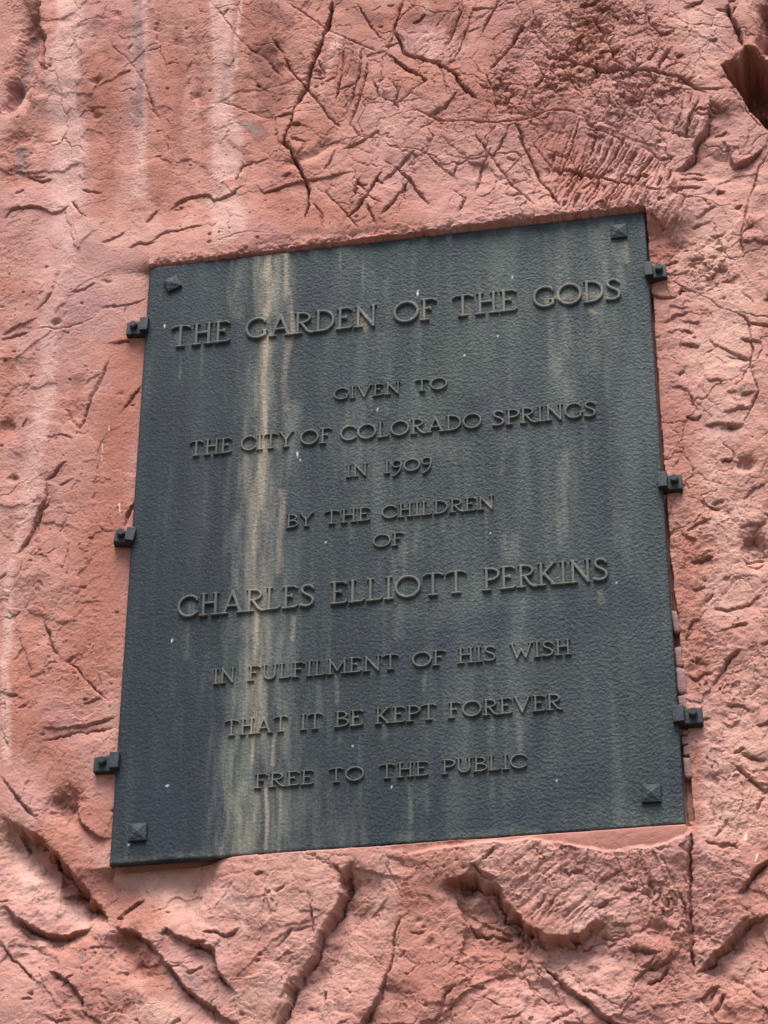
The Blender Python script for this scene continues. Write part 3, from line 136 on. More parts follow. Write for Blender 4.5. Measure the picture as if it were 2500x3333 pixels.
# ------------------------------------------------------------------ materials
def nodes(name):
    m = bpy.data.materials.new(name); m.use_nodes = True; t = m.node_tree
    b = t.nodes['Principled BSDF']
    return m, t, b
class N:
    """small node-tree writer"""
    def __init__(s, t): s.t = t; s.tc = t.nodes.new('ShaderNodeTexCoord')
    def new(s, k, **kw):
        n = s.t.nodes.new(k)
        for a, v in kw.items(): setattr(n, a, v)
        return n
    def put(s, sock, v):
        if hasattr(v, 'is_output'): s.t.links.new(v, sock)
        elif v is not None: sock.default_value = v
    def coord(s, scale=(1, 1, 1), rot=(0, 0, 0)):
        m = s.new('ShaderNodeMapping'); s.t.links.new(s.tc.outputs['Object'], m.inputs[0]); m.inputs['Scale'].default_value = scale; m.inputs['Rotation'].default_value = rot
        return m.outputs[0]
    def noise(s, co, scale, detail=4, rough=.55, dist=0):
        n = s.new('ShaderNodeTexNoise'); s.put(n.inputs['Vector'], co); n.inputs['Scale'].default_value = scale; n.inputs['Detail'].default_value = detail
        n.inputs['Roughness'].default_value = rough; n.inputs['Distortion'].default_value = dist; return n.outputs[0]
    def vor(s, co, scale, feature='F1'):
        n = s.new('ShaderNodeTexVoronoi', feature=feature); s.put(n.inputs['Vector'], co); n.inputs['Scale'].default_value = scale; return n.outputs['Distance']
    def ramp(s, v, a, b, lo=0., hi=1.):
        n = s.new('ShaderNodeMapRange', interpolation_type='SMOOTHSTEP'); s.put(n.inputs[0], v)
        for k, q in enumerate((a, b, lo, hi)): n.inputs[k + 1].default_value = q
        return n.outputs[0]
    def math(s, op, a, b=None):
        n = s.new('ShaderNodeMath', operation=op); s.put(n.inputs[0], a); s.put(n.inputs[1], b); return n.outputs[0]
    def mix(s, f, a, b, mode='MIX'):
        n = s.new('ShaderNodeMix', data_type='RGBA', blend_type=mode); s.put(n.inputs[0], f)
        s.put(n.inputs[6], a if hasattr(a, 'is_output') else (*a, 1)); s.put(n.inputs[7], b if hasattr(b, 'is_output') else (*b, 1)); return n.outputs[2]
    def at(s, name):
        n = s.new('ShaderNodeAttribute'); n.attribute_name = name; return n.outputs['Fac']
    def bump(s, h, dist, strength=1., nrm=None):
        n = s.new('ShaderNodeBump'); s.put(n.inputs['Height'], h); n.inputs['Distance'].default_value = dist; n.inputs['Strength'].default_value = strength
        if nrm: s.put(n.inputs['Normal'], nrm)
        return n.outputs[0]

def rock_material():
    m, t, b = nodes('red_sandstone'); n = N(t)
    o = n.coord(); ov = n.coord((1, 1, .22)); od = n.coord((1, 1, .5), (0, .5, 0))
    big = n.ramp(n.noise(o, .9, 3), .38, .64); mid = n.noise(o, 4.5, 6, .6, .4); st = n.noise(ov, 7., 5, .6); fine = n.noise(o, 45, 5, .65); grain = n.noise(o, 260, 3, .7)
    c = n.mix(big, (0.3206, 0.1488, 0.1152), (0.3446, 0.1801, 0.1543))
    c = n.mix(n.math('MULTIPLY', n.ramp(mid, .42, .68), .75), c, (0.3002, 0.1286, 0.0967))
    c = n.mix(n.math('MULTIPLY', n.ramp(st, .50, .70), .7), c, (0.3820, 0.2087, 0.1814))
    c = n.mix(n.math('MULTIPLY', n.ramp(n.noise(od, 2.3, 4, .6, .6), .52, .68), .6), c, (0.2831, 0.1286, 0.1180))
    c = n.mix(n.math('MULTIPLY', n.ramp(n.math('ADD', n.noise(n.coord((1, 1, .6), (0, .35, 0)), 1.7, 5, .62, .5), 0), .50, .64), .55), c, (0.2581, 0.1086, 0.0892))
    c = n.mix(n.math('MULTIPLY', n.ramp(n.noise(n.coord((1, 1, .5), (0, -.2, 0)), 3.1, 5, .65, .8), .54, .70), .6), c, (0.2955, 0.1638, 0.1565))
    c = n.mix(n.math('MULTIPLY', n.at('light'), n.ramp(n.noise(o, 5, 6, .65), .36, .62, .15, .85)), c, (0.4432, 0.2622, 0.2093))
    c = n.mix(n.math('MULTIPLY', n.at('red'), n.ramp(n.noise(o, 7, 5, .65), .25, .60, .6, 1.)), c, (0.2581, 0.0975, 0.0673))
    c = n.mix(n.math('MULTIPLY', n.at('apron'), .8), c, (0.3548, 0.1573, 0.1209))
    c = n.mix(n.math('MULTIPLY', n.ramp(n.math('ADD', n.math('MULTIPLY', n.at('pale'), 1.5), n.noise(n.coord((1, 1, .45)), 24, 6, .7)), .56, 1.42), .72), c, (.440, .272, .236))
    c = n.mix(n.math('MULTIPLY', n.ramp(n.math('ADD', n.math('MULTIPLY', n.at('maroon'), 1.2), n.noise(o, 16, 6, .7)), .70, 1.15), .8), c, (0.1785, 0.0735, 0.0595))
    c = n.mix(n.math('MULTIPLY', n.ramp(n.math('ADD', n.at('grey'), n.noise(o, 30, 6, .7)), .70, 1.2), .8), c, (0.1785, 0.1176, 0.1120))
    c = n.mix(n.ramp(fine, .58, .76, 0, .22), c, (0.2100, 0.0945, 0.0700))
    c = n.mix(n.ramp(n.noise(o, 80, 3, .6), .60, .74, 0, .45), c, (0.4060, 0.2520, 0.2100))
    c = n.mix(n.ramp(grain, .40, .72, 0, .20), c, (0.2100, 0.1050, 0.0805))
    c = n.mix(n.at('white'), c, (.46, .40, .36))
    n.put(b.inputs['Base Color'], c); b.inputs['Roughness'].default_value = .9; b.inputs['Specular IOR Level'].default_value = .18
    soft = n.math('MULTIPLY', n.math('SUBTRACT', 1., n.math('MULTIPLY', n.at('apron'), .75)), n.ramp(n.at('broken'), .25, .95, .40, 1.0))
    h1 = n.math('MULTIPLY', n.math('ADD', n.noise(o, 110, 4, .6), n.math('MULTIPLY', n.vor(n.coord((1, 1, 1.4)), 75), .5)), soft)
    h2 = n.math('MULTIPLY', n.ramp(n.noise(n.coord((1, 1, 1.3)), 38, 3, .55, .8), .30, .40), soft)     # little pits
    nb = n.bump(h2, .0035, .75); nb = n.bump(h1, .0030, .5, nb); nb = n.bump(n.noise(o, 190, 3, .7), .0014, .6, nb); nb = n.bump(grain, .0012, .8, nb)
    n.put(b.inputs['Normal'], nb)
    return m
ROCK = rock_material()

def tablet_material(name, stained=True):
    m, t, b = nodes(name); n = N(t); o = n.coord(); ov = n.coord((1, 1, .10)); ow = n.coord((1, 1, .16))
    sx = n.new('ShaderNodeSeparateXYZ'); n.put(sx.inputs[0], n.tc.outputs['Object'])
    side = n.ramp(n.math('ADD', sx.outputs[0], n.math('MULTIPLY', n.math('SUBTRACT', sx.outputs[2], 1.0), .35)), -.75, .55)      # darker and smoother low down by the left end
    c = n.mix(side, (0.0128, 0.0163, 0.0222), (0.0311, 0.0394, 0.0429))
    c = n.mix(n.math('MULTIPLY', n.ramp(n.noise(o, 2.2, 4, .55), .38, .64), .6), c, (0.0233, 0.0334, 0.0329))
    c = n.mix(n.math('MULTIPLY', n.ramp(n.noise(ov, 9, 4, .6), .44, .66, 0, .75), n.ramp(side, 0, 1, .35, 1)), c, (0.0574, 0.0690, 0.0673))
    c = n.mix(n.ramp(n.noise(ov, 30, 3, .6), .50, .72, 0, .45), c, (0.0605, 0.0697, 0.0673))
    c = n.mix(n.ramp(n.noise(ov, 13, 4, .6), .55, .70, 0, .5), c, (0.0147, 0.0189, 0.0222))
    c = n.mix(n.ramp(n.noise(o, 4.0, 3, .5), .50, .66, 0, .6), c, (0.0202, 0.0250, 0.0360))
    c = n.mix(n.ramp(n.noise(o, 170, 3, .65), .50, .72, 0, .40), c, (0.0737, 0.0819, 0.0811))
    if stained:
        br = n.noise(ow, 34, 4, .65); br2 = n.noise(o, 60, 4, .7)
        c = n.mix(n.math('MULTIPLY', n.at('blue'), n.ramp(br2, .25, .6, .5, 1.)), c, (.0150, .0200, .0300))
        c = n.mix(n.math('MULTIPLY', n.at('green'), n.ramp(br, .3, .6, .4, 1.)), c, (.052, .074, .054))
        c = n.mix(n.math('MULTIPLY', n.at('pale'), n.ramp(br, .36, .64, .15, .85)), c, (.155, .162, .138))
        c = n.mix(n.math('MULTIPLY', n.at('tan'), n.ramp(br, .30, .62, .25, .85)), c, (.255, .212, .155))
        c = n.mix(n.at('white'), c, (.42, .44, .46))
    n.put(b.inputs['Base Color'], c); b.inputs['Metallic'].default_value = 0.0; b.inputs['Roughness'].default_value = .62; b.inputs['Specular IOR Level'].default_value = .09
    peb = n.math('ADD', n.math('MULTIPLY', n.noise(o, 120, 2, .5), 1.0), n.math('MULTIPLY', n.vor(n.coord(), 95), .55))
    h = n.math('MULTIPLY', peb, n.ramp(side, 0, 1, .55, 1.0))
    nb = n.bump(h, .0042, .8); nb = n.bump(n.noise(o, 330, 2, .6), .0009, .6, nb)
    n.put(b.inputs['Normal'], nb); return m
BRONZE = tablet_material('weathered_bronze'); 
def iron_material():
    m, t, b = nodes('dark_iron'); n = N(t); o = n.coord()
    c = n.mix(n.ramp(n.noise(o, 30, 4, .6), .4, .65), (.020, .024, .029), (.034, .039, .045))
    n.put(b.inputs['Base Color'], c); b.inputs['Roughness'].default_value = .55; b.inputs['Specular IOR Level'].default_value = .15
    n.put(b.inputs['Normal'], n.bump(n.noise(o, 160, 3, .6), .002, .5)); return m
IRON = iron_material()
def brick_material():
    m, t, b = nodes('brown_brick'); n = N(t); o = n.coord()
    c = n.mix(n.ramp(n.noise(o, 28, 4, .6), .4, .65), (.215, .122, .112), (.155, .088, .084))
    c = n.mix(n.ramp(n.noise(o, 120, 3, .6), .6, .72, 0, .7), c, (.42, .30, .26))
    n.put(b.inputs['Base Color'], c); b.inputs['Roughness'].default_value = .9
    n.put(b.inputs['Normal'], n.bump(n.noise(o, 130, 4, .6), .004, .8)); return m
BRICK = brick_material()

# ------------------------------------------------------------------ the ground
def ground():
    m, t, b = nodes('dry_earth'); n = N(t); o = n.coord()
    c = n.mix(n.ramp(n.noise(o, .4, 5), .4, .6), (.105, .075, .052), (.085, .068, .045)); c = n.mix(n.ramp(n.noise(o, 6, 4), .55, .7, 0, .6), c, (.05, .058, .03))
    n.put(b.inputs['Base Color'], c); b.inputs['Roughness'].default_value = .95
    n.put(b.inputs['Normal'], n.bump(n.noise(o, 12, 5), .05, .6))
    k = np.concatenate([-np.geomspace(300, 6, 24), np.linspace(-5.5, 5.5, 34), np.geomspace(6, 300, 24)])
    X, Y = np.meshgrid(k, k); H = .05 * fbm(X * .7, Y * .7, 4, 5)
    nx = len(k); i = np.arange((nx - 1) * (nx - 1)); r = i // (nx - 1) * nx + i % (nx - 1)
    me = mesh_np('ground', np.stack([X.ravel() + .8, Y.ravel(), H.ravel()], 1), np.stack([r, r + 1, r + nx + 1, r + nx], 1))
    tag(link('ground', me, m), kind='structure')
ground()

# ------------------------------------------------------------------ the cliff
def axis(lo, hi, step, outer_lo, outer_hi):
    a = np.arange(lo, hi + step / 2, step)
    def out(start, end):
        r = []; x = start; s = step
        while abs(x - start) < abs(end - start):
            s *= 1.045; x += s * np.sign(end - start); r.append(x)
        return r
    return np.array(out(lo, outer_lo)[::-1] + list(a) + out(hi, outer_hi))
STEP = .0023
def cliff():
    xs = axis(-.67, 2.10, STEP, -9, 11); zs = axis(-2.68, 1.31, STEP, -TOP - .4, 6.5)
    X, Z = np.meshgrid(xs, zs); X = X.astype(np.float32); Z = Z.astype(np.float32)
    # irregular edges: everything carved is read at slightly wandering coordinates
    WX = X + .012 * fbm(X * 9, Z * 9, 4, 3, .6) + .0022 * gnoise(X * 90, Z * 90, 8); WZ = Z + .012 * fbm(X * 9 + 40, Z * 9, 4, 4, .6) + .0022 * gnoise(X * 90, Z * 90, 9)
    near = np.clip(1 - (np.maximum(np.maximum(-.9 - X, X - 2.3), np.maximum(-2.9 - Z, Z - 1.5))) / 1.0, 0, 1)
    # broad form
    H = -.012 + .05 * fbm(X * .8, Z * .5, 3, 11) + .018 * fbm(X * 3.2, Z * 2.2, 4, 12)
    H += (1 - near) * .35 * fbm(X * .35, Z * .25, 4, 13)
    # upright flutes in the upper left
    fl = sstep(.75, .3, X) * sstep(-.1, .35, Z)
    H += fl * .010 * np.sin((X + .05 * Z + .02 * gnoise(X * 3, Z * 1.5, 7)) * 27 + 1)
    # seat of the tablet: how far the rock stands in front of (+) or behind (-) the tablet's face along each side
    ex = np.maximum(np.maximum(-X, X - TW), 0); ez = np.maximum(np.maximum(Z, -TH - Z), 0)
    dist = np.hypot(ex, ez)
    tx = np.clip(X / TW, 0, 1)
    top = .010 + .026 * tx; left = -.024 + 0 * X; right = -.024 + 0 * X
    right = right + .05 * sstep(-.10, .0, Z)
    bot = (-.060 + .062 * sstep(.13, .25, tx + .06 * fbm(X * 5, Z * 5, 3, 14))).astype(np.float32)
    wt = np.maximum(Z, 0) + .004; wb = np.maximum(-TH - Z, 0) + .004; wl = np.maximum(-X, 0) + .004; wr = np.maximum(X - TW, 0) + .004
    # weight every side by how far one is past it
    tot = wt + wb + wl + wr - .0159; seat = (top * (wt - .0039) + bot * (wb - .0039) + left * (wl - .0039) + right * (wr - .0039)) / tot
    k = np.exp(-(dist / .16) ** 2)
    H = H * (1 - k * .93) + seat * k
    # mortar apron under the tablet
    AP = polyinside(WX, WZ, APRON); ap = sstep(-.002, .012, AP) * (Z < -TH + .03)
    # rough, chipped surface
    rough = 1 - .85 * ap
    calm = .45 + .55 * sstep(-.35, .35, fbm(X * 1.3, Z * 1.3, 3, 21)); rightness = sstep(.6, 1.7, X + .35 * np.maximum(-Z - 1.6, 0))
    calm = calm * (.36 + .56 * rightness) + .22 * sstep(-1.9, -2.2, Z)
    D = np.zeros_like(H)
    D += .0085 * fbm(X * 11, Z * 11, 4, 22, .55) * calm
    ph = Z * 7 + 2.6 * fbm(X * 4, Z * 4, 5, 23, .55); saw = ph - np.floor(ph)
    D += calm * .010 * (saw - .5) * sstep(-.1, .35, fbm(X * 2.2, Z * 2.2, 3, 24))
    ph = Z * 16 + X * 4 + 2.4 * fbm(X * 9, Z * 9, 4, 25, .6); saw = ph - np.floor(ph)
    D += calm * .006 * (saw - .5) * sstep(-.05, .3, fbm(X * 3.1 + 9, Z * 3.1, 3, 26))
    ph = Z * 34 - X * 9 + 2.2 * fbm(X * 22, Z * 22, 3, 27, .6); saw = ph - np.floor(ph)
    D += calm * .0032 * (saw - .5) * sstep(-.1, .3, fbm(X * 4 + 9, Z * 4, 3, 28))
    D += .0012 * ridge(X * 26, Z * 26, 4, 29) * calm + .0010 * fbm(X * 120, Z * 120, 2, 30)
    for sc, am, sd_ in ((22, .0085, 36), (50, .0042, 37), (105, .0020, 38)):
        f1, f2, cid, ox, oy = worley(X * sc + .7 * fbm(X * sc * .8, Z * sc * .8, 3, sd_), Z * sc * .8 + .7 * fbm(X * sc * .8 + 5, Z * sc * .8, 3, sd_ + 40), sd_ + 80)
        t1 = (cid & 255) / 255. - .5; t2 = ((cid >> 8) & 255) / 255. - .35; t3 = ((cid >> 16) & 255) / 255. - .5
        D += am * (t1 * ox + t2 * oy + .45 * t3).astype(np.float32) * calm * sstep(-.3, .2, fbm(X * 2.7 + sc, Z * 2.7, 3, sd_ + 20))
    for sc, am, sd_ in ((1.9, .040, 111), (3.9, .022, 112)):
        f1, f2, cid, ox, oy = worley(X * sc + .25 * fbm(X * sc * 1.5, Z * sc * 1.5, 4, sd_ + 10, .6), Z * sc * .8 + .25 * fbm(X * sc * 1.5 + 5, Z * sc * 1.5, 4, sd_ + 20, .6), sd_)
        t1 = (cid & 255) / 255. - .5; t2 = ((cid >> 8) & 255) / 255. - .5; t3 = ((cid >> 16) & 255) / 255. - .5
        D += (am * (t1 * ox + t2 * oy + .25 * t3) * sstep(.0, .12, f2 - f1 + .06) * (.35 + .65 * calm) * (1 - .93 * k)).astype(np.float32)
    # flat flakes
    f1, f2, cid, ox, oy = worley(X * 8 + .5 * fbm(X * 7, Z * 7, 3, 31), Z * 6 + .5 * fbm(X * 7 + 5, Z * 7, 3, 32), 33)
    t1 = (cid & 255) / 255. - .5; t2 = ((cid >> 8) & 255) / 255. - .5; t3 = ((cid >> 16) & 255) / 255.
    D += (.010 * t1 * ox + .010 * t2 * oy + .004 * t3) * calm * sstep(-.25, .25, fbm(X * 1.7, Z * 1.7, 2, 34)).astype(np.float32)
    for sc, am, sd_ in ((3.2, .007, 101), (6.5, .0055, 102), (13, .0035, 103)):
        f1, f2, cid, ox, oy = worley(X * sc + .22 * fbm(X * sc * 1.6, Z * sc * 1.6, 4, sd_ + 10, .6), Z * sc * .8 + .22 * fbm(X * sc * 1.6 + 5, Z * sc * 1.6, 4, sd_ + 20, .6), sd_)
        mk = sstep(.0, .35, fbm(X * sc * .6 + 3, Z * sc * .6, 3, sd_ + 30) - .30 * sstep(.4, -.1, X) * sstep(.9, .3, Z) - .06 + .10 * rightness + .24 * sstep(.1, .5, Z) * sstep(.2, .6, X))
        D -= (am * mk * np.exp(-((f2 - f1) / (.0028 * sc)) ** 2)).astype(np.float32)
    # shattered zones
    for poly in BRECCIA:
        p = np.array(poly); x0, z0 = p.min(0) - .12; x1, z1 = p.max(0) + .12
        i0, i1 = np.searchsorted(xs, [x0, x1]); j0, j1 = np.searchsorted(zs, [z0, z1]); sl = (slice(j0, j1), slice(i0, i1))
        x = WX[sl]; z = WZ[sl]; mk = sstep(-.05, .09, polyinside(x, z, poly) + .10 * fbm(x * 6, z * 6, 3, 41)) * (.25 + .75 * sstep(-.25, .15, fbm(x * 5, z * 5, 3, 42) + .02))
        a = x + .016 * fbm(x * 22, z * 22, 4, 43, .65); c = z + .016 * fbm(x * 22 + 3, z * 22, 4, 44, .65)
        for sc, am in ((12, .012), (26, .0125), (48, .008)):
            f1, f2, cid, ox, oy = worley(a * sc, c * sc * .9, 45 + sc)
            t1 = (cid & 255) / 255. - .5; t2 = ((cid >> 8) & 255) / 255. - .5; t3 = ((cid >> 16) & 255) / 255. - .6
            D[sl] += mk * am * (t3 * .7 + t1 * ox * 1.6 + t2 * oy * 1.6 - .8 * sstep(-.3, .2, fbm(x * 17 + sc, z * 17, 2, 46)) * np.exp(-((f2 - f1) / .085) ** 2))
    # grooves like tool or slickenside marks
    for poly, dv, per, dep in STRIA:
        p = np.array(poly); x0, z0 = p.min(0) - .08; x1, z1 = p.max(0) + .08
        i0, i1 = np.searchsorted(xs, [x0, x1]); j0, j1 = np.searchsorted(zs, [z0, z1]); sl = (slice(j0, j1), slice(i0, i1))
        x = WX[sl]; z = WZ[sl]; mk = sstep(-.03, .04, polyinside(x, z, poly) + .03 * fbm(x * 8, z * 8, 3, 51))
        al = x * dv[0] + z * dv[1]; ac = -x * dv[1] + z * dv[0]
        q = ac / per + .7 * fbm(al * 4, ac * 14, 3, 52); s = q - np.floor(q)
        brk = sstep(-.25, .15, fbm(al * 9 + np.floor(q) * 3.7, np.floor(q) * 5.1, 2, 53))
        D[sl] -= mk * 1.5 * dep * brk * np.exp(-((s - .5) / .15) ** 2) * (.6 + .8 * ((_h(np.floor(q).astype(np.int32), np.zeros(q.shape, np.int32), 3) & 255) / 255.))
        D[sl] += mk * dep * .35 * (s - .5)
    cell = np.maximum(np.gradient(xs)[None, :], np.gradient(zs)[:, None])
    H += (D * rough * np.clip(1.25 - cell / .02, 0, 1)).astype(np.float32)      # coarse outer cells carry only the broad form
    def box(pts, m):
        p = np.array(pts); i0, i1 = np.searchsorted(xs, [p[:, 0].min() - m, p[:, 0].max() + m]); j0, j1 = np.searchsorted(zs, [p[:, 1].min() - m, p[:, 1].max() + m])
        return slice(j0, j1), slice(i0, i1)
    def carve_lip(pts, A, Ra, B, Rb, C):
        A *= .6; Ra *= 1.5; B0 = B; q_ = np.mean(np.array(pts), 0)
        if q_[0] < .3 and -1.9 < q_[1] < .45: A *= .75; B *= .62; B0 *= .62
        B *= .5 if B < .03 else .66 if B < .05 else .72
        sl = box(pts, 3.5 * max(Ra, Rb)); x, z = WX[sl], WZ[sl]
        if x.size == 0: return
        d, sg, tt, tot = polydist(x, z, pts); e = np.minimum(tt, 1 - tt) * tot
        tp = sstep(0, min(.25 * tot, .10), e) * (.8 + .45 * fbm(x * 14, z * 14, 2, 61))
        sd_ = d * sg; wt = .0014 + (.15 if B0 < .08 else .42) * (A + B) * np.clip(.45 + 1.3 * fbm(x * 24, z * 24, 3, 64), .0, 1.2)
        f = sstep(-wt, .001, sd_)
        fall = lambda q, R: .8 * np.clip(1 - q / (2.1 * R), 0, 1) + .2 * np.exp(-q / R)
        H[sl] += tp * (f * A * fall(d, Ra) - (1 - f) * B * fall(np.maximum(d - wt, 0), Rb))
        H[sl] -= tp * min(.021, .008 + .6 * B0) * np.clip(.5 + 1.5 * fbm(x * 11, z * 11, 3, 65), .05, 1.1) * np.exp(-((sd_ + wt) / (.0030 + .02 * B0)) ** 2)
        if C: H[sl] -= tp * C * np.exp(-(d / .005) ** 2)
    def carve_crack(pts, wd, dep):
        sl = box(pts, .06); x, z = WX[sl], WZ[sl]
        if x.size == 0: return
        d, sg, tt, tot = polydist(x, z, pts); e = np.minimum(tt, 1 - tt) * tot
        tp = sstep(-.01, min(.2 * tot, .05), e) * np.clip(.95 + .8 * fbm(x * 16, z * 16, 2, 62), .25, 1.4)
        H[sl] -= tp * dep * 1.25 * np.exp(-(d / (wd * (.38 + .38 * tp))) ** 2)
        H[sl] -= tp * .10 * dep * np.exp(-(d / (wd * 2.6)) ** 2) + tp * sg * (.0035 if len(pts) % 2 else -.0035) * np.clip(1 - d / .07, 0, 1)
    for a in LIPS: carve_lip(*a)
    for pts, wd, dep in CRACKS: carve_crack(pts, wd, dep)
    for pts, wd, dep in GOUGES:
        sl = box(pts, wd * 3); x, z = WX[sl], WZ[sl]; d, sg, tt, tot = polydist(x, z, pts)
        if x.size: H[sl] -= dep * np.exp(-(d / wd) ** 2) * sstep(0, .25, np.minimum(tt, 1 - tt) + .06)
    for (cx, cz), rx, rz, dep in DENTS:
        sl = box([(cx, cz)], 2.2 * max(rx, rz)); x, z = WX[sl], WZ[sl]
        if x.size:
            r2 = ((x - cx) / rx) ** 2 + ((z - cz) / rz) ** 2
            H[sl] -= dep * np.exp(-r2 ** 1.4) * (1 + .5 * (z - cz) / rz * np.exp(-r2)) * (.8 + .6 * fbm(x * 25, z * 25, 3, 63))
    # small chips all over
    rg = np.random.default_rng(7)
    for k in range(900):
        cx, cz = rg.uniform(-.7, 2.15), rg.uniform(-2.7, 1.35)
        if -.02 < cx < TW + .03 and -TH - .02 < cz < .02: continue
        if AP.size and polyinside(np.array([cx]), np.array([cz]), APRON)[0] > -.02: continue
        dens = .20 + .80 * sstep(.4, 1.6, cx) + .3 * (cz < -2.1)
        if rg.random() > dens: continue
        L = rg.uniform(.012, .05); an = rg.normal(.25, .5); c = rg.uniform(-.5, .5) * L
        pts = [(cx - L * math.cos(an), cz - L * math.sin(an)), (cx + c * -math.sin(an) * .6, cz + c * .6), (cx + L * math.cos(an), cz + L * math.sin(an))]
        s = rg.uniform(.6, 1.6) * (.7 + .6 * (cx > 1.3))
        carve_lip(pts, .0025 * s, .02, .0085 * s, .012 + L * .25, 0)
    for k in range(420):
        cx, cz = rg.uniform(-.7, 2.15), rg.uniform(-2.7, 1.35); r = rg.uniform(.002, .0075)
        sl = box([(cx, cz)], r * 3); x, z = X[sl], Z[sl]
        if x.size: H[sl] -= r * 1.1 * np.exp(-(((x - cx) ** 2 + 2.0 * (z - cz) ** 2) / r ** 2) ** 1.5) * rough[sl]
    deep = sstep(-.05, -.14, H)
    for poly, zl, zh, d0, d1 in CAVES:
        sl = box(poly, .12); x, z = X[sl] + .014 * fbm(X[sl] * 16, Z[sl] * 16, 4, 181, .6), Z[sl] + .014 * fbm(X[sl] * 16 + 4, Z[sl] * 16, 4, 182, .6)
        H[sl] -= sstep(-.003, .028, polyinside(x, z, poly)) * (d0 + (d1 - d0) * sstep(zl, zh, z + .05 * fbm(x * 8, z * 8, 3, 183)))
    deep = sstep(-.05, -.14, H)
    f1, f2, cid, ox, oy = worley(X * 7 + .3 * fbm(X * 9, Z * 9, 3, 173), Z * 7, 174)
    H += deep * (.030 * fbm(X * 9, Z * 9, 4, 171, .6) + .012 * ridge(X * 24, Z * 24, 3, 172) + .16 * (((cid & 255) / 255. - .5) * ox + ((cid >> 8 & 255) / 255. - .5) * oy) + .05 * ((cid >> 16 & 255) / 255. - .5)).astype(np.float32)
    # hold the apron near its level and smooth
    H = H * (1 - ap) + ap * (seat * .9 - .002 + .004 * fbm(X * 5, Z * 5, 3, 71) + .0012 * fbm(X * 40, Z * 40, 2, 72) - .015 * sstep(0.0, .12, -TH - Z))
    H = np.where((dist < .006) & (dist > 0) & (Z > -TH), np.minimum(H, .045), H)
    brk = np.clip(fbm(X * 13, Z * 13, 4, 75, .6) + .12, 0, 1) + .6 * np.clip(fbm(X * 45, Z * 45, 3, 76), 0, 1)
    H -= .055 * brk * np.exp(-np.maximum(Z, 0) / .016) * (Z > -.01) * sstep(-.03, .02, X) * sstep(TW + .05, TW, X)
    # seat for the tablet, cut back behind it
    wob = .004 * fbm(X * 14, Z * 14, 3, 73) + .0006 * fbm(X * 60, Z * 60, 2, 74)
    edge = np.minimum(np.minimum(X + .003 + wob * .3, TW + .004 + np.abs(wob) - X), np.minimum(.0045 + np.abs(wob) * 1.1 - Z, Z + TH + .0005 + .6 * wob * sstep(.3, .5, tx)))
    H = np.where(edge > 0, -.06, H)
    slot = np.minimum(np.minimum(X - TW + .01, TW + .007 + .012 * sstep(-1.2, -1.5, Z) + 1.1 * wob + .004 * sstep(-1.5, -1.9, Z) - X), np.minimum(-.30 - Z, Z + TH - .012))      # open joint down the far side
    H = np.where(slot > 0, np.minimum(H, -.052), H)
    # beyond what the picture shows the cliff keeps leaning and swelling
    ny, nx = X.shape; Y = -H
    # knock the steep faces about so that they break like stone
    X0, Z0 = X, Z; nz = np.clip(near, 0, 1) * (1 - ap) * np.where(dist < .03, 0, 1)
    dX = nz * (.0045 * fbm(X * 30 + Y * 23, Z * 30 - Y * 37, 3, 77) + .0016 * gnoise(X * 110 + Y * 90, Z * 110 + Y * 70, 79))
    dZ = nz * (.0045 * fbm(X * 30 - Y * 31, Z * 30 + Y * 29, 3, 78) + .0016 * gnoise(X * 110 - Y * 80, Z * 110 + Y * 95, 80))
    i = np.arange((ny - 1) * (nx - 1)); r = i // (nx - 1) * nx + i % (nx - 1)
    V = np.stack([(X + dX).ravel(), Y.ravel(), (Z + dZ).ravel() + TOP], 1)
    me = mesh_np('cliff', V, np.stack([r, r + 1, r + nx + 1, r + nx], 1))
    def paint(L, seed, wander=.02):
        P = np.zeros_like(H); x = X + wander * fbm(X * 7, Z * 3, 4, seed); z = Z + wander * fbm(X * 7, Z * 5 + 9, 4, seed + 1)
        for pts, wd, s in L:
            sl = box(pts, wd * 2.2)
            if P[sl].size:
                d = polydist(x[sl], z[sl], pts)[0]; P[sl] = np.maximum(P[sl], s * sstep(wd * 1.15, wd * .20, d))
        return P
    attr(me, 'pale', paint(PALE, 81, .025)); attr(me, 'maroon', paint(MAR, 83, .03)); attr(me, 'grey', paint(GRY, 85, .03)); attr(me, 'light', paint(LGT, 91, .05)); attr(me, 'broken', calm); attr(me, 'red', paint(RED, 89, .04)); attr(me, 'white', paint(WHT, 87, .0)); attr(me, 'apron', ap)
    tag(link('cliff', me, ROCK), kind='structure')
    return xs, zs, H
CX, CZ, CH = cliff()
def rock_y(x, z):
    i = int(np.clip(np.searchsorted(CX, x), 0, len(CX) - 1)); j = int(np.clip(np.searchsorted(CZ, z), 0, len(CZ) - 1)); return -float(CH[j, i])

